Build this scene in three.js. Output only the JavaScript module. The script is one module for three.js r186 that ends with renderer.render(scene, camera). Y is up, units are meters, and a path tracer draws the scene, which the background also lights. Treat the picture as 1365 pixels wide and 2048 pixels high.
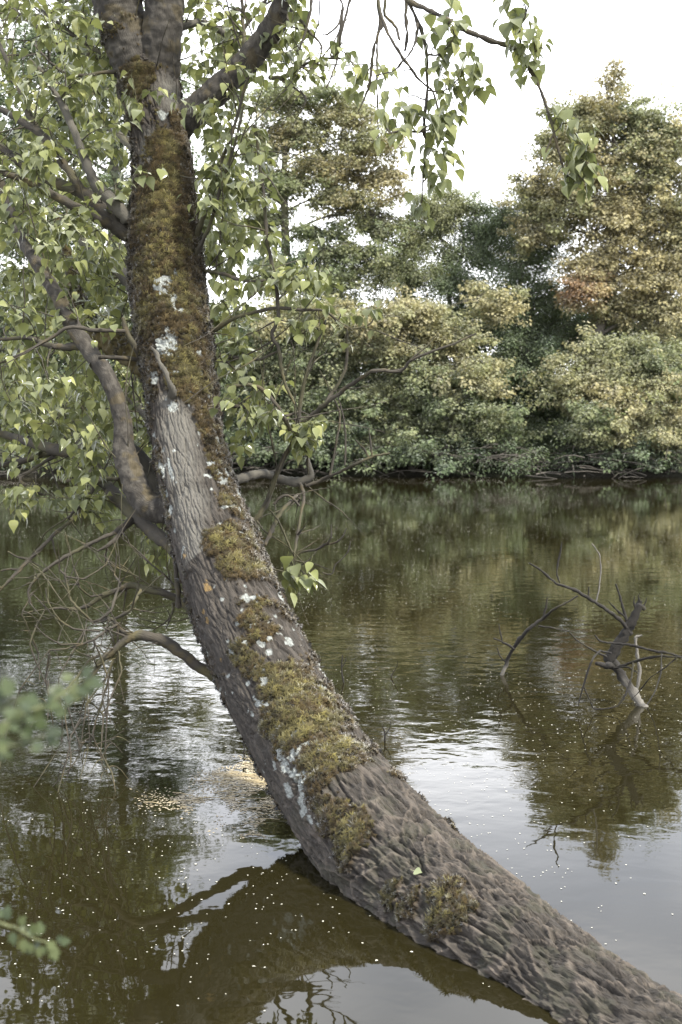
import * as THREE from 'three';
import { ImprovedNoise } from 'three/addons/math/ImprovedNoise.js';

// ------------------------------------------------------------------ camera, sky, sun, exposure
const scene = new THREE.Scene();
const EYE = 2.0, FOCAL = 2844, MIDX = 682.5, MIDY = 1024, HORIZON = 813;   // photograph pixels
const camera = new THREE.PerspectiveCamera(39.6, 682 / 1024, 0.05, 900);
const PITCH = Math.atan((MIDY - HORIZON) / FOCAL);
camera.position.set(0, EYE, 0);
camera.rotation.set(-PITCH, 0, 0);
camera.focus = 7.6;
camera.userData.fStop = 5.6;
camera.updateMatrixWorld(true);

const renderer = new THREE.WebGLRenderer({ antialias: true });
renderer.setSize(682, 1024);
renderer.toneMapping = THREE.LinearToneMapping;
renderer.toneMappingExposure = 2.7;
renderer.shadowMap.enabled = true;

const PN = new ImprovedNoise();
const n3 = (x, y, z) => PN.noise(x, y, z);
function fbm(x, y, z, o = 4) { let s = 0, a = 0.5, f = 1; for (let i = 0; i < o; i++) { s += a * PN.noise(x * f + 17.3 * i, y * f - 9.1 * i, z * f + 4.7 * i); a *= 0.5; f *= 2.03; } return s; }
const clamp = (x, a = 0, b = 1) => Math.min(b, Math.max(a, x));
const sstep = (a, b, x) => { const t = clamp((x - a) / (b - a)); return t * t * (3 - 2 * t); };
const mix = (a, b, t) => a + (b - a) * t;

{ // bright broken overcast, the same all round: luminous low haze, blue-grey cloud higher up
  const W = 1024, H = 512, d = new Float32Array(W * H * 4);
  for (let j = 0; j < H; j++) {
    const el = ((j + 0.5) / H - 0.5) * Math.PI, y = Math.sin(el), c = Math.cos(el);
    for (let i = 0; i < W; i++) {
      const az = ((i + 0.5) / W - 0.5) * 2 * Math.PI, x = c * Math.cos(az), z = c * Math.sin(az);
      const k = 1 / (Math.max(y, 0) + 0.16);
      const cl = sstep(-0.16, 0.24, fbm(x * k * 1.35 + 3.1, z * k * 1.35 + 1.7, 5.2, 5));
      const low = 1 - sstep(0.20, 0.36, y + 0.05 * fbm(x * 4, y * 4, z * 4, 3));
      let r = mix(0.50, 1.06, cl), g = mix(0.56, 1.08, cl), b = mix(0.69, 1.15, cl);
      r = mix(r, 1.52, low); g = mix(g, 1.54, low); b = mix(b, 1.60, low);
      if (y < 0) { r = 0.5; g = 0.5; b = 0.45; }
      const o = (j * W + i) * 4; d[o] = r; d[o + 1] = g; d[o + 2] = b; d[o + 3] = 1;
    }
  }
  const t = new THREE.DataTexture(d, W, H, THREE.RGBAFormat, THREE.FloatType);
  t.mapping = THREE.EquirectangularReflectionMapping; t.magFilter = THREE.LinearFilter; t.minFilter = THREE.LinearFilter; t.needsUpdate = true;
  scene.background = t; scene.environment = t;
}
const sun = new THREE.DirectionalLight(new THREE.Color(1.0, 0.95, 0.84), 3.6);
sun.position.set(16, 30, 6); sun.target.position.set(0, 0, -8);
sun.castShadow = true; sun.shadow.radius = 12; sun.shadow.mapSize.set(2048, 2048);
Object.assign(sun.shadow.camera, { left: -40, right: 40, top: 40, bottom: -40, near: 1, far: 120 });
scene.add(sun, sun.target);

// ------------------------------------------------------------------ helpers
function rngOf(a) { return () => { a |= 0; a = a + 0x6D2B79F5 | 0; let t = Math.imul(a ^ a >>> 15, 1 | a); t = t + Math.imul(t ^ t >>> 7, 61 | t) ^ t; return ((t ^ t >>> 14) >>> 0) / 4294967296; }; }
const V = (x, y, z) => new THREE.Vector3(x, y, z);
const CP = Math.cos(PITCH), SP = Math.sin(PITCH);
// a place seen at photograph pixel (px, py), d metres in front of the camera
function at(px, py, d) {
  const a = (px - MIDX) / FOCAL, b = -(py - MIDY) / FOCAL;
  const y = b * CP - SP, z = -(b * SP + CP);
  return V(a / -z * d, EYE + y / -z * d, -d);
}
function project(p) {
  const dy = p.y - EYE, fz = -p.z * CP - dy * SP, fy = dy * CP - p.z * SP;
  return [MIDX + FOCAL * p.x / fz, MIDY - FOCAL * (fy - 2 * 0) / fz, fz];
}
const M_PER_PX = (d) => d / FOCAL;
const used = {};
function numbered(n) { const k = used[n] = (used[n] ?? -1) + 1; return k ? n + '_' + String(k).padStart(3, '0') : n; }
function tag(o, label, category, group) { o.userData.label = label; o.userData.category = category; if (group) o.userData.group = group; return o; }
function thing(name, label, category, p, group) { const g = new THREE.Group(); g.name = numbered(name); if (p) g.position.copy(p); scene.add(g); return tag(g, label, category, group); }
function mesh(name, geo, mat, parent, kind) {
  const m = new THREE.Mesh(geo, mat); m.name = parent ? name : numbered(name); m.castShadow = m.receiveShadow = true;
  if (kind) m.userData.kind = kind; (parent || scene).add(m);
  if (parent) m.position.sub(parent.getWorldPosition(V(0, 0, 0)));
  return m;
}
function instances(name, geo, mat, list, parent) {   // list: [Matrix4, Color]
  const m = new THREE.InstancedMesh(geo, mat, list.length); m.name = parent ? name : numbered(name); m.userData.kind = 'stuff'; m.castShadow = m.receiveShadow = true;
  list.forEach(([x, c], i) => { m.setMatrixAt(i, x); if (c) m.setColorAt(i, c); });
  (parent || scene).add(m);
  if (parent) m.position.sub(parent.getWorldPosition(V(0, 0, 0)));
  return m;
}
class Builder {
  constructor() { this.p = []; this.n = []; this.u = []; this.c = []; this.i = []; }
  vert(x, y, z, nx, ny, nz, u, v, c) { this.p.push(x, y, z); this.n.push(nx, ny, nz); this.u.push(u, v); this.c.push(c[0], c[1], c[2]); return this.p.length / 3 - 1; }
  // pts: [Vector3, radius]; smooth tapered tube with knobbly radius
  tube(pts, o = {}) {
    const seg = o.seg ?? 6, rough = o.rough ?? 0.12, color = o.color ?? (() => [1, 1, 1]);
    const cur = o.kinked ? new THREE.CatmullRomCurve3(pts.map((q) => q[0]), false, 'catmullrom', 0.22) : new THREE.CatmullRomCurve3(pts.map((q) => q[0]), false, 'centripetal');
    const steps = o.steps ?? 5, N = (pts.length - 1) * steps, ring = [];
    let tan0 = cur.getTangent(0), nrm = Math.abs(tan0.y) < 0.9 ? V(0, 1, 0) : V(1, 0, 0);
    nrm.addScaledVector(tan0, -nrm.dot(tan0)).normalize();
    let len = 0, prev = null; const q = rngOf(o.seed ?? Math.floor(Math.abs(pts[0][0].x * 7919 + pts[0][0].y * 104729 + pts[0][0].z * 1299)));
    const wob = o.wobble ?? 0.35;
    for (let k = 0; k <= N; k++) {
      const t = k / N, P = cur.getPoint(t), T = cur.getTangent(t), f = t * (pts.length - 1), j = Math.min(pts.length - 2, Math.floor(f));
      const r = mix(pts[j][1], pts[j + 1][1], f - j);
      if (k && k < N) P.add(V(q() - 0.5, q() - 0.5, q() - 0.5).multiplyScalar(r * wob * 2));
      nrm.addScaledVector(T, -nrm.dot(T)).normalize(); const bin = V(0, 0, 0).crossVectors(T, nrm);
      if (prev) len += P.distanceTo(prev); prev = P.clone();
      const knob = steps > 10 ? 1 : 1 + rough * 0.8 * (q() - 0.5);
      const first = this.p.length / 3;
      for (let a = 0; a <= seg; a++) {
        const th = a / seg * Math.PI * 2, cx = Math.cos(th), sx = Math.sin(th);
        const nx = nrm.x * cx + bin.x * sx, ny = nrm.y * cx + bin.y * sx, nz = nrm.z * cx + bin.z * sx;
        const rr = r * knob * (1 + (o.fur ? o.fur * (0.6 - Math.abs(n3((P.x + nx * r) * 26, (P.y + ny * r) * 9, (P.z + nz * r) * 26)) * 2) + o.fur * 0.6 * n3((P.x + nx * r) * 60, (P.y + ny * r) * 30, (P.z + nz * r) * 60) : 0) + rough * 2.2 * n3((P.x + nx * r) * 22, (P.y + ny * r) * 22, (P.z + nz * r) * 22));
        const X = P.x + nx * rr, Y = P.y + ny * rr, Z = P.z + nz * rr;
        this.vert(X, Y, Z, nx, ny, nz, th * r / 0.4, len / 0.4, color(X, Y, Z, nx, ny, nz, t));
      }
      ring.push(first);
    }
    for (let k = 0; k < N; k++) for (let a = 0; a < seg; a++) { const A = ring[k] + a, B = ring[k + 1] + a; this.i.push(A, A + 1, B, B, A + 1, B + 1); }
    for (const [k, s] of [[0, 1], [N, -1]]) {   // closed ends
      const T = cur.getTangent(k / N), P = cur.getPoint(k / N), j = k ? pts.length - 1 : 0;
      const c = this.vert(P.x + T.x * -s * pts[j][1] * 0.5, P.y + T.y * -s * pts[j][1] * 0.5, P.z + T.z * -s * pts[j][1] * 0.5, -T.x * s, -T.y * s, -T.z * s, 0, len / 0.4, (o.endColor ? () => o.endColor : color)(P.x, P.y, P.z, 0, 0, 1, k / N));
      for (let a = 0; a < seg; a++) s > 0 ? this.i.push(c, ring[k] + a + 1, ring[k] + a) : this.i.push(c, ring[k] + a, ring[k] + a + 1);
    }
    return cur;
  }
  get empty() { return !this.i.length; }
  geo() {
    const g = new THREE.BufferGeometry();
    g.setAttribute('position', new THREE.Float32BufferAttribute(this.p, 3)); g.setAttribute('normal', new THREE.Float32BufferAttribute(this.n, 3));
    g.setAttribute('uv', new THREE.Float32BufferAttribute(this.u, 2)); g.setAttribute('color', new THREE.Float32BufferAttribute(this.c, 3));
    g.setIndex(this.i); return g;
  }
}

// ------------------------------------------------------------------ textures and materials
function grayTexture(N, f) {   // tileable height texture
  const d = new Uint8Array(N * N * 4);
  for (let j = 0; j < N; j++) for (let i = 0; i < N; i++) { const v = clamp(f(i / N, j / N)) * 255, o = (j * N + i) * 4; d[o] = d[o + 1] = d[o + 2] = v; d[o + 3] = 255; }
  const t = new THREE.DataTexture(d, N, N); t.wrapS = t.wrapT = THREE.RepeatWrapping; t.magFilter = THREE.LinearFilter; t.minFilter = THREE.LinearFilter; t.needsUpdate = true; return t;
}
function torus(u, v, fu, fv, s) { // periodic noise
  const a = u * 2 * Math.PI, b = v * 2 * Math.PI, R = 0.16;
  return n3(Math.cos(a) * fu * R + s, Math.sin(a) * fu * R + Math.cos(b) * fv * R, Math.sin(b) * fv * R + s * 1.7);
}
const barkBump = grayTexture(768, (u, v) => {
  let h = 0.5;
  h += 0.30 * (0.5 - Math.abs(torus(u + 0.03 * torus(u, v, 8, 8, 2.2), v, 70, 9, 3.3)) * 2);
  h += 0.22 * torus(u, v, 130, 26, 8.1) + 0.16 * torus(u, v, 220, 90, 5.5);
  return h;
});
const barkMat = new THREE.MeshStandardMaterial({ color: 0xffffff, vertexColors: true, roughness: 0.92, bumpMap: barkBump, bumpScale: 0.005 });
barkMat.name = 'trunk bark';
const twigMat = new THREE.MeshStandardMaterial({ color: 0xffffff, vertexColors: true, roughness: 0.9, bumpMap: barkBump, bumpScale: 0.004 });
twigMat.name = 'branch bark';
const mossMat = new THREE.MeshPhysicalMaterial({ color: 0xffffff, roughness: 1, transmission: 0.25, thickness: 0 });
mossMat.name = 'moss';
const leafMat = new THREE.MeshPhysicalMaterial({ color: 0xffffff, roughness: 0.95, transmission: 0.5, thickness: 0, clearcoat: 0.5, clearcoatRoughness: 0.14 });
leafMat.name = 'poplar leaf';
const farLeafMat = new THREE.MeshPhysicalMaterial({ color: 0xffffff, roughness: 0.95, transmission: 0.55, thickness: 0, clearcoat: 0.1, clearcoatRoughness: 0.45 });
farLeafMat.name = 'far leaf';

// ------------------------------------------------------------------ water
const waveTex = (() => {   // slopes of small wind ripples, tileable
  const N = 1024, d = new Uint8Array(N * N * 4), r = rngOf(77), waves = [];
  const TILE = 4.0;
  for (let k = 0; k < 110; k++) {
    const lam = 0.034 * Math.pow(11, Math.pow(r(), 1.35)), dir = Math.PI / 2 + (r() - 0.5) * 2.2;
    const kx = Math.round(Math.cos(dir) * TILE / lam), ky = Math.round(Math.sin(dir) * TILE / lam);
    if (!kx && !ky) continue;
    const l = TILE / Math.hypot(kx, ky); waves.push([kx, ky, r() * 6.283, 0.55 + 0.45 * Math.min(1, l / 0.25)]);
  }
  const S = new Float32Array(N * N * 2); let mx = 0;
  for (let j = 0; j < N; j++) for (let i = 0; i < N; i++) {
    let a = 0, b = 0; const u = i / N, v = j / N;
    const pu = u + 0.006 * Math.sin(6.283 * (2 * v + u)), pv = v + 0.006 * Math.sin(6.283 * (3 * u - v));
    for (const w of waves) { const c = Math.cos(6.2832 * (w[0] * pu + w[1] * pv) + w[2]) * w[3], h = Math.hypot(w[0], w[1]); a += c * w[0] / h; b += c * w[1] / h; }
    const patch = 0.55 + 0.75 * clamp(0.5 + 1.3 * (torus(u, v, 14, 14, 2.4)));
    a *= patch; b *= patch; S[(j * N + i) * 2] = a; S[(j * N + i) * 2 + 1] = b; mx = Math.max(mx, Math.abs(a), Math.abs(b));
  }
  let rms = 0; for (const s of S) rms += s * s; rms = Math.sqrt(rms / S.length);
  for (let k = 0; k < N * N; k++) { d[k * 4] = 127.5 + 127 * clamp(S[k * 2] / (rms * 3.2), -1, 1); d[k * 4 + 1] = 127.5 + 127 * clamp(S[k * 2 + 1] / (rms * 3.2), -1, 1); d[k * 4 + 2] = 255; d[k * 4 + 3] = 255; }
  const t = new THREE.DataTexture(d, N, N); t.wrapS = t.wrapT = THREE.RepeatWrapping; t.magFilter = THREE.LinearFilter; t.minFilter = THREE.LinearFilter; t.needsUpdate = true; return t;
})();
{
  const LV = 16, mats = [];
  for (let k = 0; k < LV; k++) {
    const s = 0.004 * Math.pow(1.25, k);   // how strong the ripples are: calm to breezy
    const m = new THREE.MeshPhysicalMaterial({ color: new THREE.Color().setRGB(0.0122, 0.0104, 0.0038), roughness: 0.02, ior: 1.333, normalMap: waveTex, normalScale: new THREE.Vector2(s, s) });
    m.name = 'pond water'; mats.push(m);
  }
  const X0 = -34, X1 = 34, Z0 = -1.0, Z1 = -46, C = 0.25, nx = Math.round((X1 - X0) / C), nz = Math.round((Z0 - Z1) / C);
  const P = [], Nn = [], U = [], buckets = mats.map(() => []);
  for (let j = 0; j <= nz; j++) for (let i = 0; i <= nx; i++) { const x = X0 + i * C, z = Z0 - j * C; P.push(x, 0, z); Nn.push(0, 1, 0); U.push(x / 4, z / 4); }
  for (let j = 0; j < nz; j++) for (let i = 0; i < nx; i++) {
    const x = X0 + (i + 0.5) * C, d = -(Z0 - (j + 0.5) * C);
    let lv = 1.0 + 5.6 * sstep(6.0, 9.5, d + 1.2 * fbm(x * 0.35, d * 0.35, 3.3, 3)) - 3.2 * sstep(10.5, 16, d);
    lv += 5.0 * fbm(x * 0.22, d * 0.4, 8.8, 3) + (((i * 7919 + j * 104729) % 97) / 97 - 0.5) * 0.9;
    const k = Math.round(clamp(lv, 0, LV - 1)), a = j * (nx + 1) + i, b = a + 1, c = a + nx + 1, e = c + 1;
    buckets[k].push(a, b, c, b, e, c);
  }
  const g = new THREE.BufferGeometry(); const idx = []; let s = 0;
  buckets.forEach((b, k) => { if (!b.length) return; for (const q of b) idx.push(q); g.addGroup(s, b.length, k); s += b.length; });
  g.setAttribute('position', new THREE.Float32BufferAttribute(P, 3)); g.setAttribute('normal', new THREE.Float32BufferAttribute(Nn, 3)); g.setAttribute('uv', new THREE.Float32BufferAttribute(U, 2)); g.setIndex(idx);
  mesh('water', g, mats, null, 'structure');
}

// ------------------------------------------------------------------ banks
const soilBump = grayTexture(512, (u, v) => 0.5 + 0.5 * torus(u, v, 30, 30, 2.1) + 0.3 * torus(u, v, 80, 80, 7.3));
const soilMat = new THREE.MeshStandardMaterial({ color: 0xffffff, vertexColors: true, roughness: 1, bumpMap: soilBump, bumpScale: 0.03 });
soilMat.name = 'bank soil';
function sheet(name, x0, x1, nx, zs, height, color) {
  const P = [], U = [], Cc = [], I = [];
  zs.forEach((z, j) => { for (let i = 0; i <= nx; i++) { const x = mix(x0, x1, i / nx); P.push(x, height(x, z), z); U.push(x, z); Cc.push(...color(x, z)); } });
  for (let j = 0; j < zs.length - 1; j++) for (let i = 0; i < nx; i++) { const a = j * (nx + 1) + i, c = a + nx + 1; I.push(a, a + 1, c, a + 1, c + 1, c); }
  const g = new THREE.BufferGeometry(); g.setAttribute('position', new THREE.Float32BufferAttribute(P, 3)); g.setAttribute('uv', new THREE.Float32BufferAttribute(U, 2)); g.setAttribute('color', new THREE.Float32BufferAttribute(Cc, 3)); g.setIndex(I); g.computeVertexNormals();
  return mesh(name, g, soilMat, null, 'structure');
}
const shoreZ = (x) => -40.6 - 1.6 * n3(x * 0.13, 2.2, 0.4) - 0.5 * n3(x * 0.6, 5.2, 0.4) + 0.02 * x;
const soilColor = (x, z) => { const a = 0.5 + 0.5 * fbm(x * 0.7, z * 0.7, 3.1, 3), g = sstep(0.45, 0.65, 0.5 + fbm(x * 0.4, z * 0.4, 9.1, 3)); return [mix(0.026, 0.022, g) * (0.7 + a * 0.6), mix(0.021, 0.03, g) * (0.7 + a * 0.6), mix(0.013, 0.010, g) * (0.7 + a * 0.6)]; };
{
  const zs = []; for (let k = 0; k <= 60; k++) zs.push(-39.0 - Math.pow(k / 60, 3) * 560 - k * 0.14);
  sheet('far_bank', -300, 300, 240, zs, (x, z) => { const t = shoreZ(x) - z; return -0.35 + 0.75 * sstep(-0.3, 1.3, t) + 0.35 * sstep(2, 5, t) + 2.4 * sstep(5, 13, t) + 0.10 * n3(x * 0.5, z * 0.5, 1.3) * sstep(0, 1, t); }, soilColor);
  const zn = []; for (let k = 0; k <= 30; k++) zn.push(8 - k * 0.4);
  sheet('near_bank', -12, 12, 60, zn, (x, z) => -0.5 + 0.95 * sstep(-3.0, -1.4, z + 0.15 * n3(x, z, 2.2) - 0.22 * Math.max(0, x - 0.6)) + 0.08 * fbm(x, z, 4.4, 3), soilColor);
}

// ------------------------------------------------------------------ the leaning poplar
const poplar = thing('leaning_poplar', 'large mossy poplar leaning out of the water across the foreground', 'tree', at(1167, 2038, 4.75).setY(0));
const axisPts = [ // photograph x, y, distance, width of the stem in pixels
  [290, 70, 9.06, 26], [291, 100, 9.06, 74], [298, 152, 9.06, 112], [308, 210, 9.0, 104], [321, 290, 8.93, 106], [327, 350, 8.87, 112], [328, 420, 8.8, 128], [330, 500, 8.7, 142], [340, 600, 8.57, 141], [354, 700, 8.42, 139], [367, 810, 8.25, 137],
  [388, 940, 8.0, 142], [414, 1036, 7.8, 156], [439, 1118, 7.6, 170], [476, 1219, 7.37, 182], [514, 1300, 7.15, 188], [556, 1389, 6.92, 194], [602, 1471, 6.7, 203], [655, 1557, 6.45, 218], [722, 1650, 6.15, 246], [800, 1743, 5.85, 272], [870, 1808, 5.62, 282], [950, 1875, 5.35, 290], [1055, 1957, 5.05, 288], [1167, 2046, 4.75, 292],
].map(([x, y, d, w]) => [at(x, y, d), w / 2 * M_PER_PX(d) * 0.985]);
axisPts.push([V(1.12, -0.16, -4.15), 0.265], [V(1.55, -0.16, -3.3), 0.3], [V(1.95, 0.0, -2.5), 0.36]);
const axis = new THREE.CatmullRomCurve3(axisPts.map((q) => q[0]), false, 'centripetal');
const NS = 1450, NT = 320;
const rings = [];
{
  let nrm = V(0, 0, 1), len = 0, prev = null;
  for (let k = 0; k <= NS; k++) {
    const t = k / NS, P = axis.getPoint(t), T = axis.getTangent(t), f = t * (axisPts.length - 1), j = Math.min(axisPts.length - 2, Math.floor(f));
    nrm.addScaledVector(T, -nrm.dot(T)).normalize();
    const B = V(0, 0, 0).crossVectors(T, nrm);
    if (prev) len += P.distanceTo(prev); prev = P;
    const u = f - j, r0 = axisPts[Math.max(0, j - 1)][1], r1 = axisPts[j][1], r2 = axisPts[j + 1][1], r3 = axisPts[Math.min(axisPts.length - 1, j + 2)][1];
    const r = 0.5 * (2 * r1 + (r2 - r0) * u + (2 * r0 - 5 * r1 + 4 * r2 - r3) * u * u + (3 * r1 - r0 - 3 * r2 + r3) * u * u * u);
    rings.push({ P, T, N: nrm.clone(), B, r, s: len });
  }
}
// photograph pixel -> (ring, angle) on the facing side of the trunk
const spots = (() => {
  const out = [];
  for (let k = 0; k <= NS; k += 6) for (let a = 0; a < 90; a++) {
    const R = rings[k], th = a / 90 * Math.PI * 2, n = R.N.clone().multiplyScalar(Math.cos(th)).addScaledVector(R.B, Math.sin(th)), p = R.P.clone().addScaledVector(n, R.r);
    if (n.dot(V(0, EYE, 0).sub(p)) < 0) continue;
    const q = project(p); out.push([q[0], q[1], p, R.s, th, n, R.r]);
  }
  return out;
})();
function onTrunk(px, py) { let b = null, m = 1e9; for (const s of spots) { const e = (s[0] - px) ** 2 + (s[1] - py) ** 2; if (e < m) { m = e; b = s; } } return b; }
// patches: [x, y, half width, half height, strength] as pixels of the photograph, turned into centres and sizes on the bark
function patch(list) { return list.map(([x, y, rx, ry, k = 1]) => { const s = onTrunk(x, y), m = M_PER_PX(-s[2].z); return { p: s[2], rx: rx * m, ry: ry * m, k }; }); }
const mossSpots = patch([
  [330, 300, 45, 40], [335, 345, 60, 45], [330, 400, 75, 50], [330, 455, 80, 50], [328, 510, 80, 50], [335, 560, 80, 45], [300, 600, 40, 50], [370, 620, 55, 50], [340, 650, 40, 30, 0.8], [290, 660, 25, 70], [300, 740, 22, 60, 0.9], [400, 660, 40, 60], [385, 730, 55, 50], [395, 780, 55, 40],
  [420, 840, 34, 50, 0.9], [438, 900, 34, 45, 0.9], [452, 950, 34, 50, 0.85], [470, 1010, 34, 40, 0.8], [306, 830, 10, 40, 0.8], [322, 920, 9, 50, 0.7], [338, 1000, 9, 40, 0.7],
  [470, 1080, 62, 40, 1.2], [492, 1125, 62, 42, 1.2], [520, 1060, 18, 60, 0.9], [540, 1150, 20, 40, 0.8], [440, 1130, 20, 26, 0.6],
  [500, 1240, 34, 30, 0.7], [520, 1265, 34, 26, 0.75], [480, 1300, 26, 40, 0.75], [505, 1340, 24, 40, 0.75], [575, 1235, 30, 12, 0.5], [515, 1215, 20, 16, 0.6],
  [575, 1370, 60, 50, 1.1], [610, 1410, 80, 50, 1.2], [620, 1460, 80, 45, 1.2], [660, 1500, 70, 40, 1.15], [690, 1530, 45, 22, 1.1], [545, 1440, 26, 60, 0.95], [640, 1540, 34, 50, 1], [630, 1600, 18, 34, 0.8],
  [670, 1640, 36, 50, 1.1], [715, 1660, 42, 50, 1.2], [700, 1705, 40, 34, 1], [735, 1500, 18, 30, 0.8], [790, 1555, 16, 24, 0.7], [850, 1600, 14, 20, 0.6], [905, 1650, 14, 18, 0.7],
  [785, 1780, 34, 24, 0.9], [820, 1805, 40, 26, 0.9], [895, 1780, 34, 36, 1.1], [885, 1830, 46, 34, 1], [925, 1840, 36, 24, 0.8], [940, 1805, 18, 14, 0.6],
  [265, 165, 40, 40, 0.8], [262, 210, 20, 40, 0.6], [330, 150, 26, 30, 0.3], [350, 240, 14, 24, 0.7], [365, 300, 14, 40, 0.8],
]);
const bareSpots = patch([[352, 850, 34, 70], [362, 930, 36, 70], [375, 1010, 36, 60], [385, 1080, 30, 60], [335, 800, 16, 20], [300, 300, 22, 40], [345, 185, 30, 36], [410, 1160, 40, 60], [440, 1260, 40, 60], [490, 1400, 34, 70], [530, 1510, 34, 70], [790, 1640, 70, 60], [860, 1720, 70, 60]]);
const lichenSpots = patch([
  [330, 572, 17, 21], [350, 552, 5, 10], [349, 596, 7, 17], [362, 619, 11, 7], [322, 600, 4, 5], [337, 655, 8, 7], [333, 681, 20, 20], [326, 700, 12, 14], [352, 699, 8, 8], [343, 711, 6, 6], [394, 710, 9, 7], [331, 736, 5, 6], [350, 741, 7, 4], [299, 738, 5, 12], [315, 758, 7, 14], [311, 752, 4, 10], [403, 747, 5, 6], [430, 765, 4, 6], [425, 835, 12, 6], [430, 873, 7, 7], [414, 800, 4, 9],
  [303, 838, 4, 8], [312, 868, 4, 8], [314, 892, 4, 8], [318, 900, 4, 7], [325, 935, 5, 22], [333, 985, 4, 12], [342, 1015, 5, 14], [352, 1060, 4, 8], [445, 914, 7, 8], [435, 950, 6, 8], [454, 955, 12, 14], [448, 965, 10, 10], [472, 985, 8, 16], [477, 1000, 7, 10], [470, 1022, 14, 9], [480, 1055, 6, 5], [482, 1140, 5, 7],
  [508, 1198, 5, 6], [478, 1248, 5, 6], [521, 1290, 7, 12], [535, 1302, 8, 10], [497, 1290, 5, 6], [574, 1293, 10, 7], [532, 1366, 11, 12], [545, 1380, 5, 6], [525, 1408, 6, 12], [535, 1415, 10, 8], [510, 1430, 4, 6], [528, 1445, 7, 9], [462, 1354, 4, 4], [515, 1400, 4, 16],
  [592, 1473, 9, 8], [602, 1459, 10, 3], [568, 1512, 12, 18], [588, 1510, 16, 14], [575, 1535, 12, 18], [555, 1535, 7, 10], [608, 1560, 16, 22], [590, 1548, 10, 12], [580, 1580, 9, 18], [600, 1600, 12, 14], [612, 1622, 12, 14], [625, 1640, 6, 14], [620, 1495, 9, 7], [640, 1650, 4, 14],
  [585, 1240, 4, 18], [605, 1270, 5, 14], [625, 1320, 5, 14], [640, 1345, 5, 18], [560, 1200, 5, 14], [720, 1490, 4, 8], [555, 1180, 5, 8],
  [345, 812, 10, 12], [350, 800, 6, 6], [338, 935, 5, 30], [325, 232, 8, 10], [313, 345, 5, 5], [312, 495, 4, 4],
]);
const orangeSpots = patch([[370, 1112, 6, 7], [412, 1175, 7, 14], [415, 1240, 6, 10], [443, 1320, 4, 7], [409, 1225, 4, 8], [330, 125, 16, 20], [322, 25, 14, 18]]);
function cover(spots, p, R, wob) {   // 0..1+ with a ragged outline
  let best = 0;
  for (const s of spots) {
    const dx = p.x - s.p.x, dy = p.y - s.p.y, dz = p.z - s.p.z, big = Math.max(s.rx, s.ry) * 1.7; if (dx * dx + dy * dy + dz * dz > big * big) continue;
    const along = (dx * R.T.x + dy * R.T.y + dz * R.T.z), q = Math.sqrt(Math.max(0, dx * dx + dy * dy + dz * dz - along * along));
    const e = Math.hypot(q / s.rx, along / s.ry); best = Math.max(best, s.k * (1.5 - Math.max(e, 0.58)));
  }
  return best <= 0 ? 0 : best + wob;
}
const limbBark = (X, Y, Z, nx, ny, nz) => {
  const a = 0.5 + 0.5 * fbm(X * 9, Y * 9, Z * 9, 3), g = sstep(0.5, 0.66, 0.5 + fbm(X * 5 + 3, Y * 5, Z * 5, 3) + 0.02), o = sstep(0.60, 0.72, 0.5 + fbm(X * 14, Y * 14 + 7, Z * 14, 2));
  let c = [0.040 * (0.4 + 1.2 * a), 0.034 * (0.4 + 1.2 * a), 0.025 * (0.4 + 1.2 * a)];
  c = [mix(c[0], 0.064, g * 0.7), mix(c[1], 0.059, g * 0.7), mix(c[2], 0.026, g * 0.7)];
  return [mix(c[0], 0.10, o * 0.35), mix(c[1], 0.075, o * 0.35), mix(c[2], 0.026, o * 0.35)];
};
const stemBark = (X, Y, Z) => {
  const tone = 0.5 + 0.5 * fbm(X * 12, Y * 6, Z * 12, 4), fl = sstep(0.52, 0.6, 0.5 + fbm(X * 38, Y * 12, Z * 38 + 3, 3)), o = sstep(0.58, 0.70, 0.5 + fbm(X * 9, Y * 9 + 7, Z * 9, 3));
  let c = [mix(0.016, 0.038, tone), mix(0.0135, 0.0325, tone), mix(0.0105, 0.0255, tone)]; c = c.map((q, i) => mix(q, [0.078, 0.070, 0.057][i], fl * 0.45));
  return c.map((q, i) => mix(q, [0.075, 0.056, 0.020][i], o * 0.4));
};
const mossTufts = [];
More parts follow.
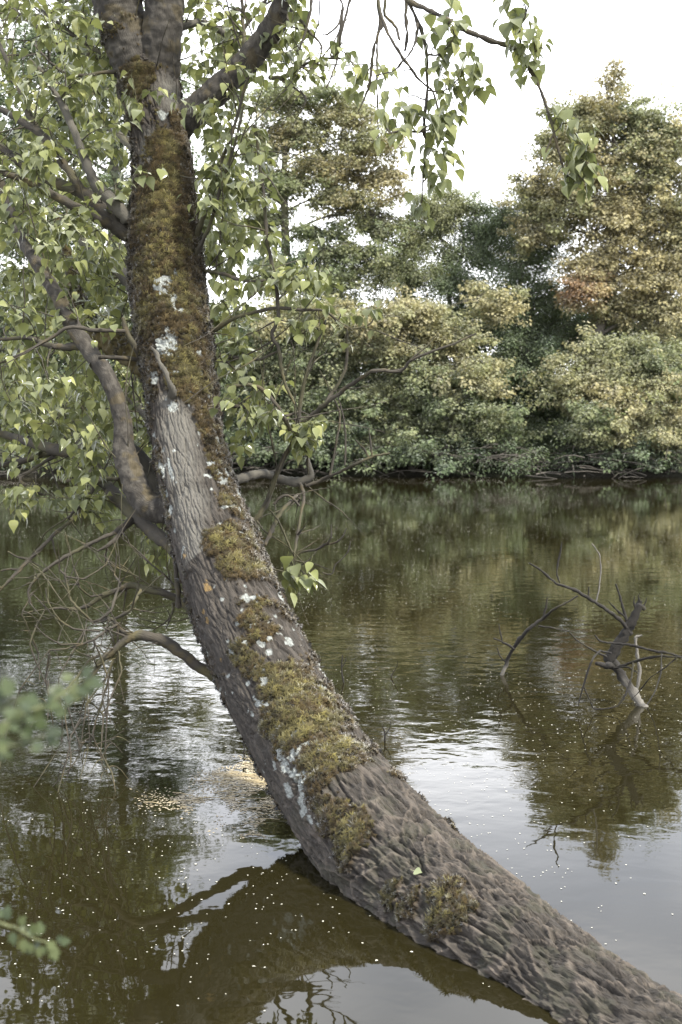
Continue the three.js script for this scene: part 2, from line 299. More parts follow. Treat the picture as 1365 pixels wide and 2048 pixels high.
{
  const pos = new Float32Array((NS + 1) * (NT + 1) * 3), uv = new Float32Array((NS + 1) * (NT + 1) * 2), col = new Float32Array((NS + 1) * (NT + 1) * 3), idx = [];
  const r = rngOf(5), maxS = rings[NS].s;
  for (let k = 0; k <= NS; k++) {
    const R = rings[k];
    for (let a = 0; a <= NT; a++) {
      const th = (a % NT) / NT * Math.PI * 2, cx = Math.cos(th), sx = Math.sin(th);
      const n = V(R.N.x * cx + R.B.x * sx, R.N.y * cx + R.B.y * sx, R.N.z * cx + R.B.z * sx), p0 = R.P.clone().addScaledVector(n, R.r);
      const s = R.s, X = cx * R.r, Z = sx * R.r;
      const lower = sstep(4.65, 6.15, s);
      const wx = 0.08 * fbm(X * 4, s * 2.4, Z * 4, 3), wz = 0.08 * fbm(X * 4 + 9, s * 2.4, Z * 4, 3), ws = s + 0.10 * n3(X * 6, s * 4, Z * 6);
      const sharp = (q, e) => Math.pow(clamp(1 - Math.abs(q) * 2.1), e);
      // long furrows whose ridges part and rejoin, crossed on the old bark near the water by slanting ridges
      const crack = (q, w) => Math.max(0, 1 - Math.abs(q) / w);
      const c1 = crack(n3((X + wx) * 17, ws * 1.5, (Z + wz) * 17), 0.13), c2 = crack(n3((X + wx) * 38 + 5, ws * 3.0, (Z - wz) * 38), 0.17), c3 = crack(n3((X - wx) * 80 + 2, ws * 9, (Z + wz) * 80), 0.22);
      const net = Math.max(sharp(n3((X + wx) * 11 + s * 3.0, ws * 1.6, (Z + wz) * 11 + s * 2.0) * 3.0, 1.6), sharp(n3((X - wx) * 11 - s * 2.8 + 4, ws * 1.6, (Z + wz) * 11 - s * 2.2) * 3.0, 1.6), 0.7 * sharp(n3((X + wx) * 30 + s * 4.2, ws * 8.0 + 3, (Z + wz) * 30) * 2, 2));
      const fine = n3(X * 95, s * 36, Z * 95) * 0.6 + n3(X * 150, s * 90, Z * 150) * 0.4;
      const wob = 0.42 * fbm(p0.x * 9, p0.y * 9, p0.z * 9, 3) + 0.34 * n3(p0.x * 34, p0.y * 34, p0.z * 34) + 0.30 * n3(p0.x * 85, p0.y * 85, p0.z * 85);
      const bare = clamp(cover(bareSpots, p0, R, wob * 0.7));
      let mossC = cover(mossSpots, p0, R, wob * 1.1);
      const facing = n.dot(V(0, EYE, 0).sub(p0)) > -0.02;
      if (!facing && s < 5.2) mossC = Math.max(mossC, 0.45 + wob * 1.6);   // the side turned away is mossy in patches too
      if (facing && s < 4.6) mossC = Math.max(mossC, 0.17 + 0.10 * sstep(1.4, 0.6, s) + wob * 0.85 + 0.30 * n3(p0.x * 5, p0.y * 5 + 3, p0.z * 5));
      const fleck = s > 1.0 && s < 5.0 ? 0.62 * sstep(0.42, 0.62, n3(p0.x * 26, p0.y * 18, p0.z * 26 + 5) + 0.35 * n3(p0.x * 4, p0.y * 4, p0.z * 4 + 2)) + 0.25 * n3(p0.x * 85, p0.y * 85, p0.z * 85) : 0;
      const lich = Math.max(fleck, cover(lichenSpots, p0, R, wob * 1.5));
      const oran = cover(orangeSpots, p0, R, wob * 1.3);
      const moss = sstep(0.26, 0.5, mossC - bare * 0.45), lc = sstep(0.38, 0.60, lich) * clamp(0.95 + 0.9 * n3(p0.x * 130, p0.y * 130, p0.z * 130));
      let h = 0.010 - mix(0.014, 0.021, lower) * c1 * (1 - bare * 0.6 * (1 - lower)) - mix(0.009, 0.013, lower) * c2 - 0.004 * c3 + lower * 0.013 * net + 0.0016 * fine + 0.004 * n3(X * 9, s * 6, Z * 9);
      h *= 1 - 0.5 * lc; h = mix(h, 0.012 + 0.020 * n3(p0.x * 13, p0.y * 13, p0.z * 13) + 0.012 * n3(p0.x * 34, p0.y * 34, p0.z * 34) + 0.4 * h, moss * 0.85);
      h += 0.035 * R.r * n3(X * 2.5, s * 0.8, Z * 2.5) * 2;
      const p = p0.addScaledVector(n, h), o = k * (NT + 1) + a;
      pos.set([p.x, p.y, p.z], o * 3); uv.set([a / NT * Math.PI * 2 * 0.26 / 0.4, s / 0.4], o * 2);
      // colours: grey-brown bark in flakes, pale weathered plates, greenish film patches, moss bed, white and orange lichen
      const tone = 0.5 + 0.5 * fbm(X * 13 + 7, s * 6, Z * 13, 4), flake = sstep(0.50, 0.66, 0.5 + fbm((X + wx) * 50, ws * 7, (Z + wz) * 50 + 3, 2)), plate = sstep(0.55, 0.8, net) * lower, greyer = bare;
      let c = [mix(0.015, 0.035, tone), mix(0.0122, 0.0285, tone), mix(0.0092, 0.0215, tone)];
      c = [mix(c[0], 0.082, flake * 0.42), mix(c[1], 0.069, flake * 0.42), mix(c[2], 0.055, flake * 0.42)];
      c = [mix(c[0], 0.118, plate * 0.6), mix(c[1], 0.096, plate * 0.6), mix(c[2], 0.075, plate * 0.6)];
      if (s < 3.65) c = [mix(c[0], 0.120, greyer * 0.75), mix(c[1], 0.113, greyer * 0.75), mix(c[2], 0.096, greyer * 0.75)];
      const alg = sstep(0.50, 0.66, 0.5 + fbm(p.x * 6 + 4, p.y * 8, p.z * 6, 5)) * lower * (1 - 0.5 * flake); c = [mix(c[0], 0.042, alg * 0.4), mix(c[1], 0.042, alg * 0.4), mix(c[2], 0.024, alg * 0.4)];
      c = [mix(c[0], 0.030, moss * 0.9), mix(c[1], 0.019, moss * 0.9), mix(c[2], 0.006, moss * 0.9)];
      const lt = 0.85 + 0.5 * n3(p.x * 60, p.y * 60, p.z * 60); c = [mix(c[0], 0.27 * lt, lc), mix(c[1], 0.285 * lt, lc), mix(c[2], 0.265 * lt, lc)];
      const oc = sstep(0.45, 0.85, oran) * 0.42; c = [mix(c[0], 0.30, oc), mix(c[1], 0.185, oc), mix(c[2], 0.05, oc)];
      col.set(c, o * 3);
      if (a < NT && p.y > 0.02 && moss * (1 - lc) > 0.08 + r() * 0.8 && r() < (facing ? 0.36 : 0.11)) mossTufts.push({ p: p.clone(), n, s, moss, mossC: mossC - bare * 0.45, T: R.T, facing });
    }
  }
  for (let k = 0; k < NS; k++) for (let a = 0; a < NT; a++) { const A = k * (NT + 1) + a, B = A + NT + 1; idx.push(A, B, A + 1, A + 1, B, B + 1); }
  const g = new THREE.BufferGeometry(); g.setAttribute('position', new THREE.BufferAttribute(pos, 3)); g.setAttribute('uv', new THREE.BufferAttribute(uv, 2)); g.setAttribute('color', new THREE.BufferAttribute(col, 3)); g.setIndex(idx); g.computeVertexNormals();
  { // smooth the seam
    const N = g.attributes.normal; for (let k = 0; k <= NS; k++) { const A = k * (NT + 1), B = A + NT, v = V(N.getX(A) + N.getX(B), N.getY(A) + N.getY(B), N.getZ(A) + N.getZ(B)).normalize(); N.setXYZ(A, v.x, v.y, v.z); N.setXYZ(B, v.x, v.y, v.z); }
  }
  const tr = mesh('trunk', g, barkMat, poplar); tr.userData.label = 'thick leaning trunk with furrowed grey bark, moss and white lichen';
}
// moss: short strands
function tuftGeo(seed, blades, len, spread) {
  const b = [], n = [], idx = [], r = rngOf(seed);
  for (let k = 0; k < blades; k++) {
    const a = r() * 6.283, ro = r() * spread, bx = Math.cos(a) * ro, bz = Math.sin(a) * ro, lean = 0.3 + r() * 0.9, a2 = r() * 6.283, L = len * (0.55 + r() * 0.7), w = 0.0016 + 0.0012 * r();
    const dx = Math.cos(a2) * lean, dz = Math.sin(a2) * lean, q = 1 / Math.hypot(dx, 1, dz), sx = -Math.sin(a2) * w, sz = Math.cos(a2) * w, o = b.length / 3;
    b.push(bx - sx, -0.004, bz - sz, bx + sx, -0.004, bz + sz, bx + dx * q * L * 0.55 - sx, q * L * 0.6, bz + dz * q * L * 0.55 - sz, bx + dx * q * L * 0.55 + sx, q * L * 0.6, bz + dz * q * L * 0.55 + sz, bx + dx * q * L * 1.15, q * L * 0.72, bz + dz * q * L * 1.15);
    for (let j = 0; j < 5; j++) n.push(dx * 0.4, 1, dz * 0.4);
    idx.push(o, o + 1, o + 2, o + 1, o + 3, o + 2, o + 2, o + 3, o + 4);
  }
  const g = new THREE.BufferGeometry(); g.setAttribute('position', new THREE.Float32BufferAttribute(b, 3)); g.setAttribute('normal', new THREE.Float32BufferAttribute(n, 3)); g.setIndex(idx); return g;
}
// limbs of the poplar
const limbPoints = [];     // places twigs can spring from
function limb(list, o = {}) {   // list: x, y, distance, width px
  const pts = list.map(([x, y, d, w]) => [at(x, y, d), Math.max(w, 1.2) / 2 * M_PER_PX(d)]);
  const b = new Builder(), w = list[0][3], steps = o.steps ?? (w > 40 ? 22 : w > 14 ? 8 : 5);
  const cur = b.tube(pts, { fur: w > 40 ? 0.05 : 0, seg: w > 40 ? 44 : w > 30 ? 18 : w > 14 ? 12 : w > 6 ? 8 : 6, steps, rough: o.rough ?? 0.16, wobble: o.wobble ?? (w > 20 ? 0.05 : w > 10 ? 0.14 : 0.35), kinked: o.kinked, color: o.color ?? (w > 40 ? stemBark : limbBark), endColor: o.endColor });
  const gg = b.geo(); if (w > 40) gg.computeVertexNormals();
  const m = mesh(o.name ?? (w > 12 ? 'limb' : 'branch'), gg, w > 40 ? barkMat : twigMat, poplar);
  if (o.mossy) { const P = gg.attributes.position, N = gg.attributes.normal, r = rngOf(P.count); for (let i = 0; i < P.count; i++) { const p = V(P.getX(i), P.getY(i), P.getZ(i)), n = V(N.getX(i), N.getY(i), N.getZ(i)), e = fbm(p.x * 5, p.y * 5, p.z * 5, 3) + o.mossy + 0.25 * n.y; if (e > 0.2 + 0.2 * r() && r() < 0.8) mossTufts.push({ p, n, s: 0, mossC: 0.5 + e * 0.4, T: V(0, 1, 0), facing: true }); } }
  if (o.label) m.userData.label = o.label;
  if (!o.noTwigs) { const L = cur.getLength(), n = Math.max(4, Math.round(L / 0.06)); for (let k = 1; k <= n; k++) limbPoints.push({ p: cur.getPoint(k / n), t: cur.getTangent(k / n), bare: !!o.bare, own: m, r: mix(pts[0][1], pts[pts.length - 1][1], k / n) }); }
  return m;
}
const greyWood = (X, Y, Z) => { const a = 0.5 + 0.5 * fbm(X * 12, Y * 12, Z * 12, 3); return [0.045 + 0.13 * a * a, 0.041 + 0.12 * a * a, 0.033 + 0.097 * a * a]; };
// fork at the top
limb([[296, 190, 9.06, 92], [283, 140, 9.07, 102], [262, 90, 9.08, 98], [245, 45, 9.1, 95], [235, 0, 9.1, 95], [222, -90, 9.1, 90], [205, -260, 9.1, 80], [190, -480, 9.2, 60]], { wobble: 0.004, rough: 0.04, mossy: 0.08, label: 'left stem of the fork at the top of the trunk' });
limb([[312, 200, 9.04, 80], [318, 140, 9.03, 82], [322, 90, 9.0, 78], [327, 40, 9.0, 76], [330, 0, 9.0, 76], [336, -100, 9.0, 70], [350, -280, 9.0, 60], [370, -500, 8.9, 46]], { wobble: 0.004, rough: 0.04, mossy: 0.0, label: 'right stem of the fork at the top of the trunk' });
limb([[330, 285, 9.0, 60], [370, 240, 8.96, 58], [420, 196, 8.9, 54], [470, 148, 8.85, 50], [515, 98, 8.8, 50], [548, 50, 8.75, 46], [572, 0, 8.7, 44], [600, -90, 8.4, 38], [650, -190, 8.0, 30], [720, -190, 7.6, 22], [790, -90, 7.3, 14]], { wobble: 0.01, rough: 0.05, mossy: 0.0, label: 'thick limb rising to the right from the fork' });
// left limbs, upper group
limb([[300, 480, 8.75, 40], [262, 468, 8.75, 38], [236, 452, 8.8, 34], [205, 418, 8.9, 28], [168, 386, 9.0, 24], [128, 372, 9.1, 21], [82, 352, 9.2, 18], [40, 326, 9.3, 16], [0, 293, 9.4, 14], [-60, 250, 9.5, 10]]);
limb([[236, 455, 8.8, 24], [200, 440, 8.75, 20], [160, 418, 8.7, 18], [110, 392, 8.7, 17], [60, 366, 8.7, 15], [20, 350, 8.7, 13], [-50, 330, 8.7, 9]]);
limb([[258, 440, 8.72, 30], [222, 400, 8.72, 26], [192, 368, 8.75, 22], [168, 312, 8.8, 17], [148, 262, 8.8, 16], [128, 216, 8.85, 15], [102, 172, 8.9, 7]], { color: greyWood, name: 'snag', label: 'pale broken dead limb beside the trunk' });
limb([[165, 384, 9.0, 20], [120, 318, 9.05, 18], [82, 268, 9.1, 17], [45, 244, 9.2, 14], [0, 217, 9.3, 12], [-50, 200, 9.4, 9]]);
limb([[84, 272, 9.1, 13], [60, 232, 9.2, 12], [38, 172, 9.3, 11], [14, 120, 9.4, 9], [-6, 80, 9.5, 7]]);
limb([[262, 112, 9.1, 18], [215, 118, 9.3, 11], [175, 108, 9.5, 9], [128, 92, 9.7, 8], [80, 60, 9.9, 7], [30, 20, 10.1, 6], [-20, -30, 10.2, 5]]);
limb([[232, 110, 9.1, 10], [200, 104, 9.3, 8], [160, 80, 9.4, 7], [110, 40, 9.5, 6], [60, 0, 9.6, 5]]);
limb([[236, 140, 9.0, 9], [180, 150, 9.0, 7], [140, 150, 9.0, 6], [110, 132, 9.0, 5], [70, 90, 9.1, 4]]);
// mossy stub limb behind and the S-bend limb
limb([[330, 760, 8.5, 70], [285, 716, 8.7, 62], [240, 690, 8.95, 56], [205, 668, 9.2, 44], [172, 628, 9.5, 30], [150, 580, 9.8, 22], [140, 520, 10.1, 16], [110, 430, 10.5, 11]], { color: (X, Y, Z) => { const a = 0.5 + 0.5 * fbm(X * 10, Y * 10, Z * 10, 3); return [0.05 + 0.04 * a, 0.036 + 0.035 * a, 0.014]; }, mossy: 0.2, wobble: 0.02, label: 'moss covered limb behind the trunk' });
limb([[392, 1030, 7.9, 57], [345, 1022, 7.92, 57], [305, 1014, 7.95, 53], [278, 985, 8.0, 52], [260, 940, 8.05, 50], [248, 895, 8.1, 45], [247, 855, 8.12, 36], [236, 805, 8.15, 33], [214, 752, 8.2, 33], [178, 700, 8.3, 33], [146, 652, 8.4, 31], [120, 600, 8.5, 28], [92, 555, 8.6, 25], [62, 508, 8.75, 23], [40, 474, 8.9, 21], [15, 400, 9.1, 17], [-20, 320, 9.3, 14]], { wobble: 0.012, rough: 0.06, color: (X, Y, Z) => stemBark(X, Y, Z).map((q) => q * 1.15), label: 'thick grey limb that bends sharply upward left of the trunk' });
limb([[258, 898, 8.3, 34], [282, 922, 8.32, 36], [305, 948, 8.35, 40], [340, 985, 8.35, 40]], { color: greyWood, wobble: 0.02, rough: 0.05, noTwigs: true, name: 'snag', label: 'pale barkless broken branch end behind the bent limb' });
limb([[160, 692, 8.35, 16], [120, 694, 8.4, 14], [95, 690, 8.4, 12], [60, 676, 8.5, 8], [0, 678, 8.6, 7], [-30, 670, 8.6, 5]]);
limb([[290, 722, 8.4, 9], [240, 716, 8.3, 9], [200, 714, 8.2, 8]], { noTwigs: true });
limb([[282, 716, 8.35, 12], [268, 690, 8.3, 11], [252, 660, 8.3, 10], [246, 636, 8.3, 8]], { noTwigs: true });
limb([[250, 662, 8.2, 8], [190, 660, 8.15, 8], [135, 656, 8.1, 8], [110, 672, 8.1, 7], [60, 700, 8.1, 6], [0, 726, 8.2, 5]]);
// lower left limb
limb([[385, 1120, 7.7, 34], [360, 1106, 7.8, 32], [330, 1082, 7.9, 28], [292, 1052, 8.1, 27], [250, 1012, 8.4, 26], [214, 972, 8.7, 26], [186, 936, 9.0, 25], [150, 908, 9.2, 24], [104, 898, 9.4, 23], [60, 884, 9.6, 18], [20, 872, 9.8, 15], [-40, 860, 10, 12]]);
limb([[108, 902, 9.4, 16], [74, 912, 9.5, 14], [30, 926, 9.6, 12], [-30, 932, 9.7, 10]]);
limb([[268, 1040, 8.2, 18], [249, 1052, 8.1, 14], [228, 1066, 8.05, 9], [205, 1076, 8.0, 8], [158, 1100, 8.0, 8], [117, 1122, 8.0, 7], [80, 1150, 8.0, 6], [58, 1180, 8.0, 5], [60, 1206, 8.0, 4]], { bare: true });
limb([[249, 1054, 8.1, 13], [240, 1068, 8.05, 11], [220, 1088, 8.0, 8], [196, 1102, 8.0, 5]], { bare: true });
limb([[176, 990, 8.7, 9], [148, 1034, 8.6, 8], [117, 1061, 8.5, 8], [82, 1096, 8.4, 7], [59, 1120, 8.4, 7], [23, 1158, 8.3, 7], [-6, 1186, 8.3, 6]], { bare: true });
limb([[59, 1119, 8.4, 5], [36, 1114, 8.4, 4], [16, 1103, 8.4, 3]], { bare: true, noTwigs: true });
limb([[40, 1140, 8.4, 5], [20, 1138, 8.4, 4], [2, 1142, 8.4, 3]], { bare: true, noTwigs: true });
limb([[186, 955, 8.9, 10], [190, 968, 8.5, 10], [214, 958, 8.4, 9], [236, 958, 8.3, 8]], { noTwigs: true });
limb([[190, 966, 8.6, 8], [178, 996, 8.5, 7], [160, 1014, 8.4, 7], [136, 1036, 8.4, 5]], {});
limb([[86, 990, 9.2, 6], [40, 960, 9.2, 7], [74, 935, 9.3, 7], [110, 912, 9.4, 8]].reverse(), {});
// limbs that reach away over the pond
limb([[310, 660, 8.7, 34], [270, 580, 9.8, 28], [190, 500, 11.3, 21], [70, 420, 12.8, 14], [-20, 360, 13.6, 8]]);
limb([[340, 770, 8.5, 36], [262, 706, 9.9, 26], [160, 690, 11.4, 20], [50, 700, 12.8, 13], [-40, 690, 13.6, 8]]);
limb([[300, 520, 8.9, 30], [330, 420, 10.6, 24], [270, 300, 12.2, 18], [160, 210, 13.4, 11], [60, 120, 14, 7]]);
limb([[216, 975, 8.7, 20], [150, 880, 10.4, 18], [90, 820, 11.8, 14], [0, 780, 13.0, 9]]);
limb([[345, 900, 8.2, 22], [300, 840, 9.6, 18], [250, 790, 11.0, 14], [190, 770, 12.4, 10], [120, 760, 13.4, 7]]);
// two lower limbs over the water
limb([[520, 1405, 7.35, 26], [480, 1388, 7.4, 24], [445, 1366, 7.42, 22], [404, 1336, 7.45, 21], [365, 1308, 7.48, 22], [330, 1284, 7.5, 23], [295, 1272, 7.5, 22], [270, 1272, 7.5, 20], [246, 1286, 7.5, 15], [226, 1304, 7.5, 13], [205, 1320, 7.5, 12], [185, 1352, 7.5, 10], [158, 1380, 7.5, 8], [148, 1398, 7.5, 6]], { bare: true });
limb([[440, 1290, 7.5, 26], [405, 1248, 7.7, 24], [384, 1222, 7.8, 18], [358, 1200, 7.9, 15], [325, 1186, 7.9, 14], [290, 1178, 7.95, 13], [262, 1171, 8.0, 13], [235, 1180, 8.0, 12], [205, 1192, 8.0, 11], [178, 1210, 8.0, 9], [150, 1218, 8.0, 7], [120, 1216, 8.0, 6]], { bare: true });
limb([[358, 1215, 7.6, 12], [356, 1180, 7.6, 11], [352, 1140, 7.6, 9], [350, 1118, 7.6, 8]], { bare: true, noTwigs: true });
const webs = [
  [[270, 1272, 7.5, 13], [246, 1262, 7.5, 12], [228, 1240, 7.55, 11], [205, 1238, 7.6, 10], [184, 1244, 7.6, 8]],
  [[228, 1240, 7.55, 9], [262, 1220, 7.5, 9], [272, 1200, 7.5, 9], [282, 1180, 7.6, 8]],
  [[205, 1236, 7.5, 8], [222, 1222, 7.5, 8], [236, 1180, 7.6, 7], [242, 1168, 7.7, 6], [230, 1150, 7.8, 5], [234, 1110, 7.8, 4], [228, 1085, 7.8, 4]],
  [[184, 1242, 7.55, 8], [160, 1220, 7.5, 8], [142, 1200, 7.5, 8], [136, 1176, 7.5, 8], [130, 1150, 7.5, 8], [120, 1140, 7.5, 6]],
  [[130, 1152, 7.5, 5], [165, 1158, 7.5, 5], [190, 1146, 7.5, 5], [212, 1130, 7.5, 4]],
  [[206, 1190, 7.9, 7], [180, 1192, 7.8, 6], [160, 1175, 7.7, 5], [150, 1160, 7.7, 4]],
  [[236, 1250, 7.5, 9], [210, 1262, 7.45, 8], [190, 1278, 7.4, 8], [160, 1290, 7.4, 7], [130, 1298, 7.4, 6], [100, 1300, 7.4, 5]],
  [[160, 1288, 7.4, 5], [120, 1288, 7.35, 5], [90, 1270, 7.3, 4], [70, 1250, 7.3, 3]],
  [[200, 1262, 7.5, 6], [150, 1258, 7.5, 6], [120, 1240, 7.5, 5], [96, 1204, 7.5, 4], [92, 1176, 7.5, 3]],
  [[130, 1250, 7.6, 5], [105, 1230, 7.6, 5], [80, 1202, 7.6, 4], [66, 1188, 7.6, 3]],
  [[240, 1245, 7.5, 8], [236, 1256, 7.5, 7], [236, 1310, 7.5, 6], [224, 1330, 7.5, 6], [214, 1372, 7.5, 5], [196, 1430, 7.5, 5], [186, 1468, 7.5, 4], [180, 1498, 7.5, 3]],
  [[226, 1320, 7.5, 6], [208, 1368, 7.45, 5], [206, 1400, 7.4, 4], [214, 1436, 7.4, 3]],
  [[200, 1310, 7.5, 8], [180, 1320, 7.5, 7], [150, 1360, 7.45, 7], [120, 1392, 7.4, 6], [96, 1408, 7.4, 5]],
  [[160, 1372, 7.5, 5], [170, 1400, 7.5, 4], [160, 1428, 7.5, 4], [166, 1430, 7.5, 3]],
  [[204, 1366, 7.5, 4], [170, 1388, 7.5, 4], [140, 1412, 7.5, 4], [120, 1436, 7.5, 3]],
  [[350, 1205, 7.8, 8], [345, 1226, 7.8, 6], [330, 1246, 7.8, 4], [310, 1258, 7.8, 3]],
  [[346, 1206, 7.8, 6], [344, 1228, 7.7, 4], [340, 1240, 7.7, 4], [332, 1258, 7.7, 3]],
  [[376, 1198, 7.8, 6], [340, 1160, 7.8, 5], [305, 1130, 7.8, 5], [270, 1096, 7.8, 4], [248, 1080, 7.8, 3]],
  [[330, 1180, 7.9, 6], [300, 1170, 7.9, 6], [270, 1150, 7.9, 5], [240, 1138, 7.9, 5], [214, 1120, 7.9, 4], [208, 1106, 7.9, 3]],
];
webs.forEach((w) => limb(w.map(([x, y, d, q]) => [x, y, d, q * 0.72]), { bare: true, kinked: true }));
// right of the trunk: small limbs
limb([[440, 965, 8.1, 20], [480, 958, 8.25, 19], [520, 948, 8.4, 18], [548, 952, 8.5, 17], [570, 962, 8.5, 19], [600, 963, 8.5, 19], [622, 952, 8.5, 15], [618, 930, 8.5, 10], [614, 912, 8.5, 7]], { color: greyWood, label: 'pale curved limb over the water right of the trunk' });
limb([[505, 1048, 8.3, 12], [520, 1030, 8.3, 12], [536, 1000, 8.35, 11], [548, 965, 8.4, 11], [566, 920, 8.4, 11], [586, 884, 8.4, 10], [596, 850, 8.4, 9], [600, 815, 8.4, 9], [606, 780, 8.4, 8], [614, 745, 8.4, 6], [634, 690, 8.4, 5], [652, 640, 8.4, 4]], {});
limb([[588, 884, 8.4, 9], [604, 850, 8.35, 9], [634, 822, 8.3, 9], [655, 805, 8.25, 9], [690, 778, 8.2, 9], [720, 758, 8.1, 8], [752, 741, 8.0, 8], [800, 742, 8.0, 7], [828, 717, 7.95, 6], [883, 697, 7.9, 5], [920, 682, 7.9, 4], [953, 667, 7.9, 3]], { noTwigs: true });
limb([[806, 738, 8.0, 4], [830, 712, 8, 4], [852, 694, 8, 3], [872, 672, 8, 2]], { noTwigs: true });
limb([[652, 806, 8.3, 7], [690, 738, 8.4, 6], [694, 660, 8.4, 5], [690, 640, 8.4, 4]], {});
limb([[533, 480, 8.3, 7], [548, 545, 8.3, 7], [556, 600, 8.3, 8], [556, 640, 8.3, 8], [544, 672, 8.3, 7], [558, 700, 8.3, 8], [564, 740, 8.3, 7], [574, 775, 8.3, 6], [590, 808, 8.3, 5]], {});
limb([[510, 250, 8.6, 6], [520, 330, 8.5, 6], [530, 400, 8.4, 7], [533, 482, 8.3, 7]], {});
limb([[400, 670, 8.5, 12], [432, 658, 8.4, 10], [470, 636, 8.3, 9], [520, 622, 8.3, 8], [560, 616, 8.3, 8], [610, 620, 8.3, 7], [650, 622, 8.3, 5], [690, 655, 8.3, 5], [720, 655, 8.3, 4], [742, 646, 8.3, 4], [754, 620, 8.3, 3]], {});
limb([[400, 540, 8.6, 8], [440, 546, 8.5, 7], [490, 562, 8.4, 6], [545, 562, 8.4, 6], [590, 573, 8.3, 5], [615, 560, 8.3, 4], [628, 522, 8.3, 3]], {});
limb([[420, 712, 8.4, 8], [470, 714, 8.4, 7], [520, 718, 8.4, 5], [560, 700, 8.4, 4]], {});
limb([[436, 812, 8.3, 10], [480, 812, 8.3, 8], [530, 824, 8.3, 7], [570, 832, 8.35, 6], [600, 822, 8.4, 5]], {});
limb([[455, 775, 8.2, 8], [500, 770, 8.2, 8], [530, 782, 8.2, 8], [556, 815, 8.2, 8], [580, 860, 8.3, 9]], {});
limb([[395, 470, 8.6, 13], [412, 420, 8.5, 9], [428, 380, 8.5, 8], [440, 330, 8.45, 8], [458, 285, 8.4, 7], [476, 230, 8.4, 6], [492, 170, 8.35, 5], [505, 140, 8.3, 3]], {});
limb([[392, 510, 8.55, 9], [420, 450, 8.45, 7], [446, 360, 8.4, 6], [470, 290, 8.35, 5], [488, 210, 8.3, 4]], {});
limb([[350, 60, 9.1, 14], [392, 46, 9.15, 15], [420, 50, 9.2, 16], [450, 70, 9.3, 14], [470, 90, 9.4, 10], [480, 130, 9.5, 8]], { color: greyWood });
limb([[455, 76, 9.3, 12], [452, 110, 9.3, 10], [448, 140, 9.3, 8], [430, 165, 9.4, 6], [400, 190, 9.4, 5]], {});
limb([[490, 130, 8.8, 8], [488, 80, 8.9, 8], [486, 30, 9, 7], [484, -40, 9, 6]], {});
limb([[470, 90, 9.2, 8], [500, 40, 9.2, 8], [520, 15, 9.2, 8], [545, -20, 9.2, 6]], {});
limb([[560, 20, 8.7, 8], [600, 40, 8.5, 5], [625, 70, 8.4, 5], [644, 95, 8.3, 4], [636, 130, 8.3, 3]], {});
limb([[540, 155, 8.8, 10], [576, 152, 8.6, 7], [599, 135, 8.5, 7], [635, 120, 8.4, 6], [675, 117, 8.3, 5], [698, 119, 8.2, 4], [716, 142, 8.2, 3]], {});
limb([[560, 158, 8.6, 5], [600, 184, 8.5, 4], [612, 200, 8.4, 4], [605, 220, 8.4, 3], [592, 238, 8.4, 2]], { bare: true });
limb([[625, -20, 8.3, 6], [622, 20, 8.3, 6], [612, 60, 8.3, 5], [600, 100, 8.3, 4], [596, 130, 8.4, 4]], { bare: true });
limb([[530, 1090, 7.9, 9], [545, 1060, 8.0, 9], [558, 1030, 8.1, 8], [580, 1005, 8.2, 7], [598, 990, 8.3, 6], [600, 1000, 8.3, 5], [596, 1010, 8.3, 3]], { bare: true });
limb([[612, 972, 8.4, 7], [640, 962, 8.4, 7], [680, 944, 8.3, 6], [720, 924, 8.2, 6], [750, 912, 8.2, 5], [780, 906, 8.2, 4]], { noTwigs: true });
limb([[738, 916, 8.2, 4], [730, 900, 8.2, 3], [712, 880, 8.2, 2]], { noTwigs: true });
limb([[744, 912, 8.2, 5], [742, 885, 8.2, 4], [738, 856, 8.2, 2]], { noTwigs: true });
limb([[600, 968, 8.4, 8], [608, 990, 8.3, 7], [602, 1030, 8.2, 6], [592, 1085, 8.1, 6], [588, 1118, 8.0, 6], [586, 1142, 8.0, 4]], { bare: true });
limb([[588, 1120, 8.0, 5], [600, 1106, 8.0, 5], [640, 1096, 7.95, 5], [662, 1076, 7.9, 4], [663, 1050, 7.9, 3]], { noTwigs: true });
limb([[648, 1090, 7.95, 4], [680, 1080, 7.9, 4], [694, 1056, 7.9, 2]], { noTwigs: true });
limb([[590, 1116, 8, 4], [574, 1080, 8, 4], [556, 1040, 8, 4], [540, 1020, 8.1, 3]], { noTwigs: true });
limb([[548, 1008, 8.2, 6], [568, 990, 8.2, 6], [588, 998, 8.2, 5], [600, 1012, 8.2, 4]], { noTwigs: true });
limb([[586, 1142, 8.0, 4], [580, 1160, 7.9, 4], [566, 1184, 7.8, 4], [560, 1188, 7.8, 3]], { noTwigs: true });
limb([[645, 1145, 7.9, 3], [664, 1148, 7.9, 3], [670, 1132, 7.9, 3], [696, 1104, 7.9, 3], [702, 1080, 7.9, 2]], { noTwigs: true });
limb([[660, 950, 8.35, 5], [672, 890, 8.35, 5], [680, 830, 8.4, 4], [660, 780, 8.4, 3], [640, 740, 8.4, 2]], { noTwigs: true });
limb([[690, 930, 8.3, 4], [692, 880, 8.3, 4], [684, 820, 8.3, 3], [672, 780, 8.3, 2]], { noTwigs: true });
// the broken stub on the trunk's face
limb([[354, 806, 8.12, 26], [347, 786, 8.04, 20], [339, 768, 8.0, 12], [332, 746, 7.99, 11], [320, 726, 8.0, 8], [314, 708, 8.02, 8], [303, 694, 8.02, 3]], { color: greyWood, wobble: 0.10, rough: 0.3, noTwigs: true, name: 'snag', label: 'short broken dead stub on the face of the trunk' });
